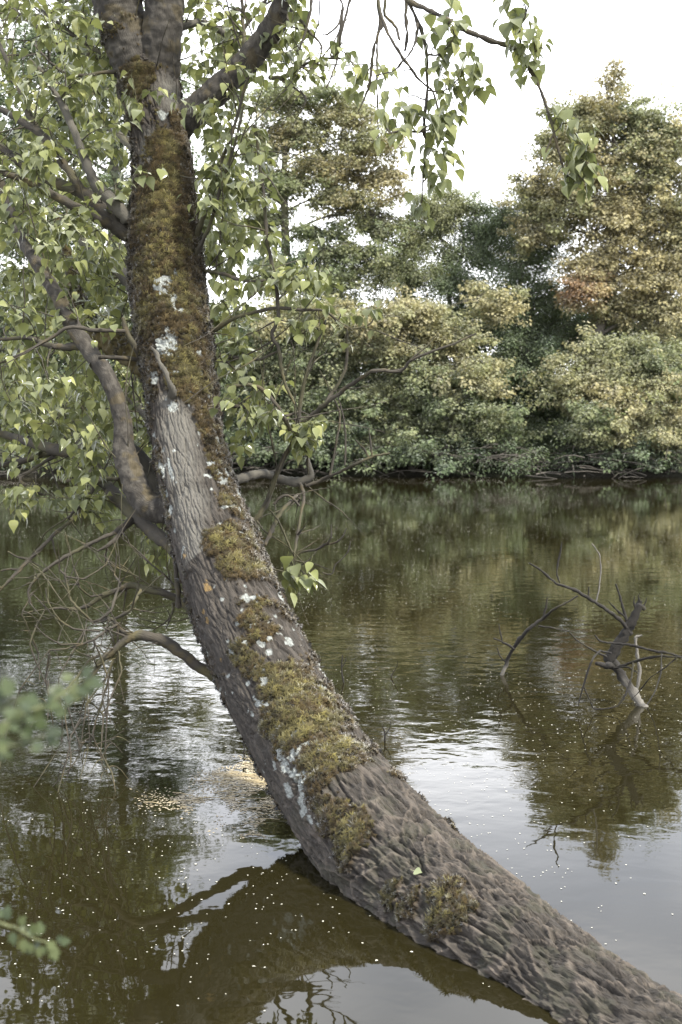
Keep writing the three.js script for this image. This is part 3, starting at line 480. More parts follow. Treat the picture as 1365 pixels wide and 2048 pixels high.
// branches hanging into the picture from above, carried by the limb that leaves the frame
limb([[770, -120, 7.35, 16], [800, -30, 7.2, 11], [816, 0, 7.15, 10], [870, 26, 7.1, 10], [930, 60, 7.0, 9], [985, 82, 7.0, 9], [1030, 97, 7.0, 9], [1045, 115, 7.0, 8], [1066, 148, 7.0, 7], [1086, 192, 7.0, 6], [1102, 242, 7.0, 6], [1116, 296, 7.0, 5], [1132, 355, 7.0, 3]], { noTwigs: true, rough: 0.3 });
limb([[816, 0, 7.15, 8], [835, 42, 7.15, 7], [850, 84, 7.15, 7], [855, 130, 7.15, 7], [853, 200, 7.15, 6], [849, 255, 7.15, 7], [854, 290, 7.15, 5], [848, 335, 7.15, 4], [845, 385, 7.15, 3], [843, 420, 7.15, 3]], { noTwigs: true, rough: 0.3 });
limb([[750, -60, 7.4, 9], [757, 0, 7.4, 7], [766, 40, 7.35, 6], [786, 84, 7.3, 6], [812, 124, 7.3, 6], [840, 160, 7.3, 5], [866, 184, 7.3, 4], [880, 232, 7.3, 3]], { noTwigs: true, rough: 0.3 });
limb([[757, 0, 7.4, 7], [760, 50, 7.4, 6], [748, 100, 7.4, 7], [742, 150, 7.4, 6], [734, 186, 7.4, 5], [718, 222, 7.4, 3]], { noTwigs: true, rough: 0.3 });
limb([[764, 50, 7.4, 6], [756, 70, 7.4, 5], [755, 110, 7.4, 5], [754, 160, 7.4, 4], [756, 220, 7.4, 3], [757, 282, 7.4, 2]], { noTwigs: true, rough: 0.3 });
limb([[776, -20, 7.4, 6], [770, 30, 7.4, 6], [790, 50, 7.4, 6], [800, 80, 7.35, 4]], { noTwigs: true, rough: 0.3 });
limb([[684, -70, 8, 6], [683, 0, 8.0, 5], [686, 18, 8.0, 5], [676, 84, 8.0, 5], [675, 118, 8.0, 5], [664, 152, 8.0, 4], [653, 176, 8.0, 3]], { noTwigs: true, rough: 0.3 });
limb([[702, -60, 7.9, 6], [700, 0, 7.9, 5], [694, 26, 7.9, 5], [682, 66, 7.9, 5], [677, 105, 7.95, 4], [662, 112, 8, 3], [664, 95, 8, 2]], { noTwigs: true, rough: 0.3 });
limb([[684, 20, 7.95, 4], [676, 50, 7.9, 4], [650, 70, 7.9, 3], [642, 62, 7.9, 2]], { noTwigs: true, rough: 0.3 });
limb([[815, -20, 7.2, 6], [812, 40, 7.2, 6], [815, 70, 7.2, 6], [810, 102, 7.2, 4]], { noTwigs: true, rough: 0.3 });
limb([[836, 44, 7.15, 5], [832, 80, 7.1, 5], [822, 104, 7.1, 4], [806, 122, 7.1, 4], [790, 140, 7.15, 3], [752, 152, 7.2, 3]], { noTwigs: true, rough: 0.3 });
limb([[855, 110, 7.15, 5], [880, 108, 7.05, 4], [905, 80, 7.0, 3], [912, 70, 7.0, 2]], { noTwigs: true });
limb([[854, 180, 7.15, 4], [882, 184, 7.1, 3], [900, 176, 7.1, 2]], { noTwigs: true });
limb([[850, 260, 7.15, 5], [838, 264, 7.1, 5], [800, 262, 7.05, 4], [776, 268, 7.0, 3]], { noTwigs: true });
limb([[1044, 112, 7.0, 5], [1040, 60, 6.95, 4], [1052, 30, 6.9, 3], [1060, 0, 6.9, 2]], { noTwigs: true });
limb([[1068, 148, 7.0, 4], [1070, 96, 6.95, 3], [1068, 70, 6.95, 2]], { noTwigs: true });
limb([[1110, 262, 7.0, 4], [1098, 290, 7.0, 4], [1092, 305, 7.0, 3]], { noTwigs: true });
limb([[1128, 340, 7.0, 4], [1150, 330, 7.0, 3], [1170, 300, 7.0, 2]], { noTwigs: true });

{
  const r = rngOf(91), list = [], up = V(0, 1, 0), q = new THREE.Quaternion(), q2 = new THREE.Quaternion();
  for (const t of mossTufts) {
    const dir = t.n.clone().multiplyScalar(1).addScaledVector(V(0, -1, 0), 0.55 * r()).add(V(r() - 0.5, r() - 0.5, r() - 0.5).multiplyScalar(0.7)).normalize();
    q.setFromUnitVectors(up, dir); q2.setFromAxisAngle(up, r() * 6.283); q.multiply(q2);
    const plush = sstep(0.75, 1.3, t.mossC), sc = (0.5 + 0.55 * r()) * (0.35 + 0.35 * (t.moss ?? 1) + 0.36 * plush);
    const big = fbm(t.p.x * 7, t.p.y * 7, t.p.z * 7, 4), rust = sstep(-0.12, 0.2, big + 0.20 * (t.n.x > 0.5 ? 1 : 0) - 0.26 * plush + 0.10 + 0.03 * sstep(3.6, 2.6, t.s) + 0.42 * (r() - 0.5));
    const g = (0.45 + 0.85 * r()) * (1 + 0.9 * fbm(t.p.x * 19, t.p.y * 19, t.p.z * 19, 2)); const c = new THREE.Color().setRGB(mix(mix(0.075, 0.125, plush), 0.052, rust) * g, mix(mix(0.062, 0.107, plush), 0.033, rust) * g, mix(mix(0.014, 0.030, plush), 0.006, rust) * g);
    list.push([new THREE.Matrix4().compose(t.p, q, V(sc, sc, sc)), c]);
  }
  instances('moss', tuftGeo(3, 15, 0.034, 0.012), mossMat, list, poplar).userData.label = 'olive and rust brown cushion moss on the trunk';
}

// leaves
function leafGeo(fold, droop) {   // broad pointed poplar leaf, 1 long, petiole behind the origin
  const st = [[0, 0.03], [0.08, 0.30], [0.22, 0.43], [0.40, 0.44], [0.60, 0.32], [0.80, 0.14], [1.0, 0.0]];
  const p = [], idx = [];
  for (const [t, w] of st) { const z = -droop * t * t; p.push(-w, z + fold * w, t - (t < 0.05 ? 0 : 0), 0, z, t, w, z + fold * w, t); }
  for (let k = 0; k < st.length - 1; k++) { const a = k * 3; idx.push(a, a + 1, a + 3, a + 1, a + 4, a + 3, a + 1, a + 2, a + 4, a + 2, a + 5, a + 4); }
  const o = p.length / 3; p.push(-0.012, 0.01, 0.02, 0.012, 0.01, 0.02, -0.012, 0.12, -0.5, 0.012, 0.12, -0.5); idx.push(o, o + 1, o + 2, o + 1, o + 3, o + 2);
  const g = new THREE.BufferGeometry(); g.setAttribute('position', new THREE.Float32BufferAttribute(p, 3)); g.setIndex(idx); g.computeVertexNormals(); return g;
}
const leafShapes = [leafGeo(0.25, 0.22), leafGeo(0.55, 0.12), leafGeo(0.12, 0.45)];
const leaves = [], twigs = new Map();
const lr = rngOf(2024);
const leafTint = () => { const y = lr(), g = 0.8 + 0.45 * lr(); return y < 0.4 ? [0.120 * g, 0.138 * g, 0.042 * g] : y < 0.82 ? [0.190 * g, 0.208 * g, 0.060 * g] : [0.270 * g, 0.278 * g, 0.084 * g]; };
const leafTints = Array.from({ length: 24 }, leafTint);
function addLeaf(p, dir, up, size) {   // p: leaf base
  const z = dir.clone().normalize(), x = V(0, 0, 0).crossVectors(up, z); if (x.lengthSq() < 1e-4) x.set(1, 0, 0); x.normalize(); const y = V(0, 0, 0).crossVectors(z, x);
  const s = size * (0.5 + 0.75 * Math.sqrt(lr())), m = new THREE.Matrix4().makeBasis(x, y, z).scale(V(s * (0.72 + 0.36 * lr()), s * (0.6 + 1.1 * lr()), s)).setPosition(p);
  leaves.push({ m, tint: Math.floor(lr() * 24), shape: Math.floor(lr() * 3), p: p.clone().addScaledVector(z, s / 2), s });
}
function cluster(p, axisDir, n, spread = 0.11, size = 0.064) {   // leaves on short stalks round a shoot
  for (let k = 0; k < n; k++) {
    const a = lr() * 6.283, o = V(Math.cos(a), 0.5 * (lr() - 0.5), Math.sin(a)), b = p.clone().addScaledVector(axisDir, (lr() - 0.75) * spread * 2.2);
    const dir = o.clone().multiplyScalar(0.75).add(V(0, -0.95 + 0.9 * lr(), 0)).addScaledVector(axisDir, 0.35).normalize();
    const up = o.clone().multiplyScalar(0.9).add(V(0, 0.8, 0)).add(V(lr() - 0.5, lr() - 0.5, lr() - 0.5)).normalize();
    addLeaf(b.addScaledVector(dir, 0.45 * size).addScaledVector(o, spread * 0.25 * lr()), dir, up, size);
  }
}
function shoot(target, n, o = {}) {   // a twig from the nearest limb to the place, with leaves at its end
  let best = null, m = 1e9; for (const l of limbPoints) { if (l.bare) continue; const dd = l.p.distanceToSquared(target) * (l.p.y > target.y + 0.3 ? 1.4 : 1); if (dd < m) { m = dd; best = l; } }
  const from = best.p, L = from.distanceTo(target);
  if (L > (o.reach ?? 1.3)) return false;
  const mid = from.clone().lerp(target, 0.5).add(V((lr() - 0.5) * 0.25 * L, (0.05 + 0.25 * lr()) * L, (lr() - 0.5) * 0.25 * L));
  if (!twigs.has(best.own)) twigs.set(best.own, new Builder());
  const r0 = Math.min(best.r * 0.8, 0.0035 + 0.004 * L);
  const c = twigs.get(best.own).tube([[from, r0], [mid, r0 * 0.75], [target, 0.0018]], { seg: 5, steps: 4, rough: 0.2, wobble: 0.8, color: limbBark });
  const k = Math.max(1, Math.round(L / 0.12)); for (let i = 1; i <= k; i++) limbPoints.push({ p: c.getPoint(i / k), t: c.getTangent(i / k), own: best.own, r: 0.003 });
  const ax = c.getTangent(1); cluster(target, ax, n, o.spread, o.size);
  if (L > 0.45) cluster(c.getPoint(0.62), ax, Math.ceil(n * 0.5), o.spread, o.size);
  return true;
}
const clouds = [ // x, y, rx, ry, nearest, farthest, shoots
  [110, 90, 150, 110, 8.5, 11.0, 50], [190, 60, 90, 90, 9.0, 11.5, 16], [70, 230, 100, 110, 8.5, 11, 34], [180, 230, 80, 90, 8.6, 10.5, 20], [90, 380, 120, 90, 8.3, 11, 40], [200, 330, 60, 80, 8.5, 10, 12], [100, 500, 120, 90, 8.2, 11.5, 46], [195, 560, 70, 90, 8.3, 11, 26], [80, 620, 110, 80, 8.2, 11.5, 38], [200, 640, 60, 50, 8.2, 10.5, 10], [90, 760, 120, 80, 8.0, 11.8, 44], [210, 800, 60, 70, 8.6, 11, 16], [60, 850, 80, 60, 8.4, 11.8, 20], [270, 860, 30, 60, 8.6, 10.5, 7], [185, 880, 40, 50, 8.0, 9.5, 9], [160, 980, 45, 50, 8.3, 9.6, 10], [20, 990, 30, 40, 8.8, 9.6, 4], [225, 1020, 40, 40, 8.2, 9.0, 6], [310, 1090, 30, 40, 8.2, 8.8, 4],
  [420, 60, 60, 90, 8.8, 10.5, 22], [480, 150, 60, 90, 8.4, 10, 16], [430, 200, 40, 60, 8.6, 9.6, 10], [480, 300, 55, 80, 8.2, 9.8, 20], [430, 350, 40, 90, 8.3, 9.8, 18], [440, 450, 50, 70, 8.2, 9.8, 18], [490, 500, 70, 60, 8.1, 9.6, 12], [560, 60, 60, 70, 8.3, 9.4, 14], [600, 130, 40, 50, 8.2, 9.0, 6], [500, 420, 40, 60, 8.2, 9.4, 8], [450, 600, 45, 60, 8.2, 9.4, 13], [540, 570, 70, 40, 8.1, 9.0, 9], [620, 570, 40, 45, 8.1, 8.8, 6], [620, 650, 40, 30, 8.2, 8.6, 4], [465, 720, 40, 60, 8.2, 9.2, 10], [520, 790, 50, 50, 8.1, 9.0, 9], [600, 880, 30, 50, 8.2, 8.7, 7], [490, 850, 26, 40, 8.0, 8.6, 5],
  [150, 700, 170, 160, 10.5, 13.5, 119], [130, 480, 170, 160, 10.5, 13.8, 102], [200, 260, 160, 160, 11, 14, 40], [120, 850, 150, 90, 10, 13, 78], [300, 800, 60, 80, 9.4, 12, 18], [250, 900, 60, 50, 9.4, 11.5, 10],
  [200, -140, 300, 130, 8.6, 11, 40], [520, -160, 150, 120, 8.0, 10, 16],
];
for (const [x, y, rx, ry, d0, d1, n] of clouds) for (let k = 0; k < n * 1.02; k++) {
  const a = lr() * 6.283, q = Math.sqrt(lr()), d = mix(d0, d1, Math.pow(lr(), 1.2)), p = at(x + Math.cos(a) * q * rx, y + Math.sin(a) * q * ry, d);
  shoot(p, 7 + Math.floor(lr() * 8));
}
// single shoots in front of the trunk and over the water
for (const [x, y, d, n] of [[262, 150, 8.5, 4], [275, 205, 8.5, 7], [290, 225, 8.48, 7], [300, 180, 8.5, 4], [362, 200, 8.5, 7], [372, 225, 8.45, 6], [285, 345, 8.4, 6], [270, 335, 8.4, 4], [385, 385, 8.35, 4], [742, 612, 8.2, 7], [700, 610, 8.25, 6], [690, 675, 8.25, 7], [752, 640, 8.2, 6], [600, 1152, 7.75, 8], [585, 1165, 7.75, 6], [470, 800, 7.9, 5], [430, 815, 7.9, 4], [30, 955, 8.6, 7], [35, 1010, 8.6, 7], [40, 985, 8.6, 4], [610, 850, 8.3, 6], [615, 905, 8.3, 7]]) shoot(at(x, y, d), n, { reach: 1.6 });
// leaves on the hanging branches
for (const [x, y, d, n] of [[690, 100, 7.9, 6], [712, 140, 7.8, 7], [700, 165, 7.8, 8], [730, 160, 7.7, 6], [760, 150, 7.4, 6], [790, 170, 7.3, 6], [800, 205, 7.2, 6], [775, 240, 7.1, 6], [800, 250, 7.1, 7], [770, 275, 7.05, 5], [815, 285, 7.05, 7], [830, 240, 7.15, 6], [850, 225, 7.1, 4], [880, 150, 7.1, 8], [900, 120, 7.1, 8], [870, 100, 7.1, 7], [880, 40, 7.1, 7], [910, 20, 7.1, 7], [930, 60, 7.0, 8], [900, 70, 7.0, 6], [940, 110, 7.0, 7], [950, 150, 7.0, 8], [930, 170, 7.05, 8], [905, 190, 7.05, 8], [960, 165, 7.0, 6], [890, 210, 7.1, 6], [915, 240, 7.05, 6], [890, 250, 7.05, 8], [905, 275, 7.0, 7], [870, 265, 7.0, 8], [880, 300, 7.05, 7], [895, 320, 7.05, 7], [870, 330, 7.1, 6], [880, 355, 7.1, 7], [860, 350, 7.1, 5], [845, 415, 7.15, 7], [850, 432, 7.15, 6], [1030, 70, 6.95, 6], [1050, 40, 6.9, 7], [1045, 20, 6.9, 6], [1020, 45, 6.95, 4], [1075, 55, 6.95, 4], [1060, 75, 6.95, 5], [1060, 120, 6.95, 7], [1080, 125, 6.95, 7], [1050, 145, 7.0, 6], [1095, 110, 6.9, 3], [1120, 250, 7.0, 5], [1145, 255, 7.0, 7], [1170, 275, 6.95, 7], [1185, 265, 6.95, 5], [1150, 300, 7.0, 7], [1170, 310, 6.95, 7], [1135, 330, 7.0, 6], [1155, 345, 7.0, 8], [1180, 340, 6.95, 7], [1195, 350, 6.9, 5], [1170, 365, 6.95, 7], [1140, 365, 7.0, 5]]) {
  let b = null, m = 1e9; for (const q of hangers()) { const e = q.p.distanceToSquared(at(x, y, d)); if (e < m) { m = e; b = q; } }
  const t = at(x, y, d), own = b.own; if (!twigs.has(own)) twigs.set(own, new Builder());
  twigs.get(own).tube([[b.p, 0.004], [b.p.clone().lerp(t, 0.5).add(V(0, 0.03, 0)), 0.003], [t, 0.0018]], { seg: 5, steps: 3, rough: 0.2, wobble: 0.7, color: limbBark });
  cluster(t, V(0.3, -0.6, 0.1).normalize(), n + 1, 0.075, 0.066);
}
function hangers() {
  if (hangers.all) return hangers.all; hangers.all = [];
  for (const m of poplar.children) {   // the branches that cross the open sky
    if (m.name !== 'branch' && m.name !== 'limb') continue; const g = m.geometry.attributes.position, off = poplar.position; const q = project(V(g.getX(0), g.getY(0), g.getZ(0)));
    if (!(q[0] > 670 && q[1] < 420)) continue;
    for (let i = 0; i < g.count; i += 8) hangers.all.push({ p: V(g.getX(i), g.getY(i), g.getZ(i)), own: m });
  }
  return hangers.all;
}
// fine leafless side shoots between the leaves
{
  const r = rngOf(606), from = limbPoints.filter((l) => !l.bare && l.r > 0.004);
  for (let k = 0; k < 340; k++) {
    const l = from[Math.floor(r() * from.length)]; let d = V(r() - 0.5, r() - 0.35, r() - 0.5).normalize().addScaledVector(l.t, 0.6).normalize(), p = l.p.clone(); const L = 0.25 + 0.6 * r(), r0 = Math.min(l.r * 0.6, 0.0055), pts = [[p.clone(), r0]];
    for (let j = 1; j <= 4; j++) { d.add(V(r() - 0.5, r() - 0.5, r() - 0.5).multiplyScalar(0.45)).normalize(); p.addScaledVector(d, L / 4); pts.push([p.clone(), mix(r0, 0.0014, j / 4)]); }
    if (!twigs.has(l.own)) twigs.set(l.own, new Builder()); twigs.get(l.own).tube(pts, { seg: 5, steps: 3, rough: 0.3, wobble: 0.6, color: limbBark });
  }
}
// bare side twigs on the dead looking lower branches
{
  const r = rngOf(404), from = limbPoints.filter((l) => l.bare);
  for (let k = 0; k < 150; k++) {
    const l = from[Math.floor(r() * from.length)]; let d = V(r() - 0.6, r() - 0.45, (r() - 0.5)).normalize().addScaledVector(l.t, 0.5).normalize(), p = l.p.clone(), L = 0.1 + 0.28 * r();
    const pts = [[p.clone(), Math.min(l.r * 0.7, 0.006)]], n = 3; for (let j = 1; j <= n; j++) { d.add(V(r() - 0.5, r() - 0.45, r() - 0.5).multiplyScalar(0.5)).normalize(); p.addScaledVector(d, L / n); pts.push([p.clone(), mix(Math.min(l.r * 0.6, 0.0045), 0.0013, j / n)]); }
    if (!twigs.has(l.own)) twigs.set(l.own, new Builder()); twigs.get(l.own).tube(pts, { seg: 5, steps: 3, rough: 0.3, wobble: 0.6, color: limbBark });
  }
}
cluster(at(598, 1150, 7.75), V(0.3, -0.6, 0.2).normalize(), 7, 0.09, 0.078); cluster(at(578, 1172, 7.72), V(-0.2, -0.5, 0.2).normalize(), 6, 0.08, 0.075); cluster(at(618, 1165, 7.75), V(0.5, -0.4, 0.2).normalize(), 5, 0.07, 0.075);
{
  const r = rngOf(515), from = limbPoints.filter((l) => l.bare && l.p.y < 1.0 && l.p.x < -1.1);
  for (let k = 0; k < 15; k++) {
    const l = from[Math.floor(r() * from.length)], e = l.p.clone().add(V((r() - 0.65) * 0.5, -(0.35 + 0.75 * r()), (r() - 0.4) * 0.5)); e.y = Math.max(e.y, -0.03);
    if (!twigs.has(l.own)) twigs.set(l.own, new Builder());
    const m1 = l.p.clone().lerp(e, 0.35).add(V((r() - 0.5) * 0.15, 0.06, (r() - 0.5) * 0.15)), m2 = l.p.clone().lerp(e, 0.7).add(V((r() - 0.5) * 0.16, 0, (r() - 0.5) * 0.16));
    const c = twigs.get(l.own).tube([[l.p, Math.min(l.r, 0.006)], [m1, 0.0045], [m2, 0.0035], [e, 0.0016]], { kinked: true, seg: 5, steps: 4, rough: 0.3, wobble: 0.7, color: limbBark });
    for (let j = 0; j < 3; j++) { const q = c.getPoint(0.25 + 0.6 * r()), z = q.clone().add(V((r() - 0.5) * 0.3, (r() - 0.6) * 0.25, (r() - 0.5) * 0.2)); z.y = Math.max(z.y, 0); twigs.get(l.own).tube([[q, 0.0035], [q.clone().lerp(z, 0.5).add(V(0, 0.04, 0)), 0.003], [z, 0.0014]], { seg: 4, steps: 3, rough: 0.3, wobble: 0.6, color: limbBark }); }
  }
}
for (const [own, b] of twigs) {
  const m = new THREE.Mesh(b.geo(), twigMat); m.name = 'twigs'; m.userData.kind = 'stuff'; m.castShadow = m.receiveShadow = true; own.add(m);
}
{
  const tintMats = leafTints.map((c) => { const m = leafMat.clone(); m.color.setRGB(...c); m.name = 'poplar leaf'; return m; });
  leaves.forEach((l) => { const q = project(l.p); l.score = (q[0] > 0 && q[0] < 1365 && q[1] > 0 && q[1] < 2048) ? l.s / q[2] * (q[0] > 670 ? 1.1 : 1) : 0; });
  leaves.sort((a, b) => b.score - a.score);
  const rest = [[], [], []], inv = poplar.position.clone().negate(), col = new THREE.Color();
  leaves.forEach((l, i) => {
    if (i < 300) { const m = new THREE.Mesh(leafShapes[l.shape], tintMats[l.tint]); m.name = 'leaf'; m.castShadow = m.receiveShadow = true; m.applyMatrix4(l.m); m.position.add(inv); poplar.add(m); }
    else rest[l.shape].push([l.m, new THREE.Color().setRGB(...leafTints[l.tint])]);
  });
  rest.forEach((list, k) => instances('foliage', leafShapes[k], leafMat, list, poplar));
  console.log('leaves', leaves.length, 'moss', mossTufts.length);
}
{ // a single leaf that has dropped on the bark
  const s = onTrunk(835, 1752), m = new THREE.Matrix4(); const z = V(0.7, -0.1, 0.5).addScaledVector(s[5], -V(0.7, -0.1, 0.5).dot(s[5])).normalize(), x = V(0, 0, 0).crossVectors(s[5], z);
  const leaf = new THREE.Mesh(leafGeo(0.15, 0.1), leafMat.clone()); leaf.material.color.setRGB(0.30, 0.34, 0.16); leaf.name = 'fallen_leaf'; m.makeBasis(x, s[5], z).scale(V(0.04, 0.04, 0.04)).setPosition(s[2].clone().addScaledVector(s[5], 0.024)); leaf.applyMatrix4(m); leaf.castShadow = leaf.receiveShadow = true;
  scene.add(tag(leaf, 'single pale green leaf lying on the bark near the waterline', 'leaf'));
}

// ------------------------------------------------------------------ dead branches standing in the water
const deadWood = (X, Y, Z) => { const a = 0.5 + 0.5 * fbm(X * 11, Y * 11, Z * 11, 3), g = sstep(0.52, 0.66, 0.5 + fbm(X * 6, Y * 6 + 3, Z * 6, 3)); return [mix(0.006 + 0.016 * a, 0.034, g * 0.4), mix(0.005 + 0.0135 * a, 0.030, g * 0.4), mix(0.004 + 0.010 * a, 0.011, g * 0.4)]; };
const bleached = (X, Y, Z) => { const a = 0.5 + 0.5 * fbm(X * 11, Y * 11, Z * 11, 3); return [0.05 + 0.16 * a, 0.046 + 0.15 * a, 0.04 + 0.13 * a]; };
const paleLow = (top) => (X, Y, Z) => { const t = sstep(top + 0.05, top - 0.05, Y + 0.08 * n3(X * 14, Y * 14, Z * 14)), a = deadWood(X, Y, Z), b = bleached(X, Y, Z); return [mix(a[0], b[0], t), mix(a[1], b[1], t), mix(a[2], b[2], t)]; };
function sticks(group, rows, baseColor) {
  rows.forEach(([name, list, color]) => {
    const b = new Builder(), w = list[0][3]; b.tube(list.map(([x, y, d, q]) => [at(x, y, d), q * (w > 14 ? 0.66 : 0.8) / 2 * M_PER_PX(d)]), { seg: w > 14 ? 22 : 7, steps: w > 14 ? 12 : 5, kinked: true, fur: w > 14 ? 0.2 : 0, rough: w > 14 ? 0.28 : 0.3, wobble: w > 14 ? 0.06 : 0.3, color: color ?? baseColor });
    mesh(name, b.geo(), twigMat, group);
  });
}
const snag = thing('dead_branch', 'dark broken snag with pale foot rising from the water at the right', 'dead branch', at(1288, 1419, 9.4).setY(0));
sticks(snag, [
  ['stem', [[1320, 1452, 9.35, 25], [1288, 1416, 9.4, 24], [1262, 1378, 9.45, 25], [1240, 1345, 9.5, 27], [1222, 1318, 9.5, 36], [1232, 1295, 9.5, 32], [1250, 1268, 9.5, 27], [1266, 1240, 9.5, 26], [1280, 1212, 9.5, 17], [1290, 1219, 9.5, 10]], paleLow(0.12)],
  ['splinter', [[1276, 1226, 9.5, 7], [1290, 1208, 9.5, 4], [1294, 1196, 9.5, 1.2]]], ['splinter', [[1272, 1222, 9.5, 7], [1268, 1204, 9.5, 4], [1270, 1192, 9.5, 1.2]]], ['splinter', [[1282, 1206, 9.52, 6], [1277, 1194, 9.52, 3], [1280, 1186, 9.52, 1]]],
  ['stub', [[1262, 1248, 9.5, 20], [1274, 1222, 9.52, 17], [1281, 1202, 9.52, 13]]],
  ['stub', [[1228, 1332, 9.48, 14], [1210, 1330, 9.4, 13], [1193, 1326, 9.35, 9]]],
  ['branch', [[1262, 1268, 9.5, 11], [1242, 1242, 9.45, 10], [1216, 1222, 9.4, 9], [1190, 1204, 9.4, 9], [1150, 1180, 9.4, 9], [1112, 1166, 9.4, 7], [1084, 1142, 9.4, 5], [1058, 1125, 9.4, 3]]],
  ['branch', [[1192, 1206, 9.4, 5], [1198, 1180, 9.4, 4], [1202, 1145, 9.4, 4], [1200, 1110, 9.4, 3], [1184, 1087, 9.4, 2]], bleached],
  ['branch', [[1177, 1197, 9.4, 4], [1178, 1174, 9.4, 3]]],
  ['branch', [[1120, 1166, 9.4, 4], [1114, 1148, 9.4, 4], [1117, 1122, 9.4, 5], [1122, 1100, 9.4, 4], [1124, 1084, 9.4, 3]]],
  ['branch', [[1260, 1260, 9.5, 8], [1250, 1232, 9.5, 8], [1242, 1200, 9.5, 6], [1232, 1168, 9.5, 4]]],
  ['branch', [[1250, 1234, 9.5, 6], [1234, 1220, 9.45, 5], [1218, 1203, 9.4, 3]]],
  ['branch', [[1190, 1270, 9.3, 4], [1200, 1282, 9.3, 5], [1225, 1286, 9.35, 6], [1262, 1290, 9.3, 7], [1300, 1300, 9.25, 7], [1345, 1308, 9.2, 7], [1390, 1320, 9.1, 6]]],
  ['branch', [[1232, 1336, 9.45, 7], [1256, 1328, 9.4, 7], [1288, 1317, 9.3, 6], [1330, 1312, 9.2, 6], [1385, 1318, 9.1, 5]]],
  ['branch', [[1352, 1316, 9.2, 4], [1330, 1336, 9.2, 4], [1300, 1356, 9.25, 3], [1278, 1384, 9.3, 3], [1262, 1400, 9.3, 2]]],
  ['branch', [[1267, 1326, 9.3, 5], [1264, 1352, 9.25, 5], [1252, 1388, 9.2, 5], [1236, 1412, 9.2, 5], [1206, 1418, 9.2, 4], [1188, 1417, 9.2, 4], [1180, 1400, 9.2, 3], [1168, 1374, 9.2, 3]]],
  ['branch', [[1222, 1306, 9.4, 6], [1200, 1302, 9.3, 6], [1184, 1322, 9.2, 5], [1174, 1350, 9.2, 5], [1166, 1376, 9.2, 4], [1157, 1412, 9.2, 3]]],
  ['branch', [[1214, 1314, 9.45, 6], [1186, 1300, 9.4, 5], [1156, 1282, 9.4, 4], [1140, 1266, 9.4, 3]]],
  ['branch', [[1284, 1270, 9.7, 5], [1271, 1276, 9.7, 7], [1276, 1312, 9.7, 8], [1280, 1346, 9.7, 9], [1272, 1386, 9.7, 8], [1276, 1412, 9.65, 7]], bleached],
  ['branch', [[1324, 1308, 9.2, 3], [1322, 1346, 9.25, 4], [1310, 1384, 9.35, 3], [1292, 1413, 9.4, 4]], bleached],
  ['branch', [[1228, 1336, 9.4, 4], [1255, 1334, 9.35, 4], [1276, 1346, 9.35, 3]]],
], deadWood);
const forked = thing('dead_branch', 'slender forked dead branch standing in the water left of the broken snag', 'dead branch', at(1004, 1353, 10.5).setY(0));
sticks(forked, [
  ['stem', [[994, 1374, 10.5, 9], [1004, 1352, 10.5, 9], [1018, 1314, 10.5, 10], [1036, 1282, 10.45, 11], [1060, 1256, 10.4, 9], [1086, 1236, 10.4, 8], [1116, 1214, 10.3, 6], [1136, 1204, 10.3, 5], [1156, 1192, 10.3, 3]], paleLow(0.05)],
  ['branch', [[1086, 1238, 10.4, 6], [1092, 1216, 10.4, 6], [1095, 1196, 10.4, 3]]],
  ['branch', [[1030, 1298, 10.45, 6], [1010, 1286, 10.4, 6], [988, 1277, 10.4, 4]]],
  ['branch', [[1006, 1287, 10.4, 5], [1001, 1266, 10.4, 4], [998, 1248, 10.4, 2]]],
  ['branch', [[1014, 1326, 10.5, 3], [1000, 1312, 10.5, 3], [995, 1296, 10.5, 4]]],
  ['branch', [[1078, 1252, 10.35, 4], [1106, 1256, 10.3, 4], [1130, 1261, 10.3, 3], [1148, 1264, 10.3, 2]]],
], deadWood);
[[[764, 1510, 8.4, 4], [768, 1492, 8.4, 4], [771, 1470, 8.4, 3], [765, 1450, 8.4, 2], 'thin forked twig poking out of the water beside the mossy trunk'],
 [[689, 1392, 10.2, 3], [687, 1360, 10.2, 3], [684, 1335, 10.2, 2], [685, 1310, 10.2, 2], 'tallest thin twig standing in the water just right of the trunk'],
 [[786, 1362, 10.4, 3], [784, 1352, 10.4, 3], [787, 1345, 10.4, 2], [785, 1340, 10.4, 1.5], 'tiny stub of twig standing alone in the open water'],
 [[488, 1514, 8.1, 5], [489, 1500, 8.1, 3], [487, 1480, 8.1, 3], [487, 1462, 8.1, 2], 'thin upright twig in the water at the left edge of the trunk']].forEach((row) => {
  const label = row.pop(), pts = row.map(([x, y, d, w]) => [at(x, y, d), w / 2 * M_PER_PX(d)]); pts[0][0].y = -0.02;
  const b = new Builder(); b.tube(pts, { seg: 6, steps: 4, rough: 0.3, wobble: 0.6, color: deadWood });
  const q = pts[2][0]; b.tube([[q, pts[2][1]], [q.clone().add(V(0.03, 0.05, 0)), pts[3][1] * 0.7], [q.clone().add(V(0.03, 0.09, 0.01)), pts[3][1] * 0.5]], { seg: 5, steps: 2, color: deadWood });
  tag(mesh('water_twig', b.geo(), twigMat), label, 'twig', 'twigs standing in the water');
});

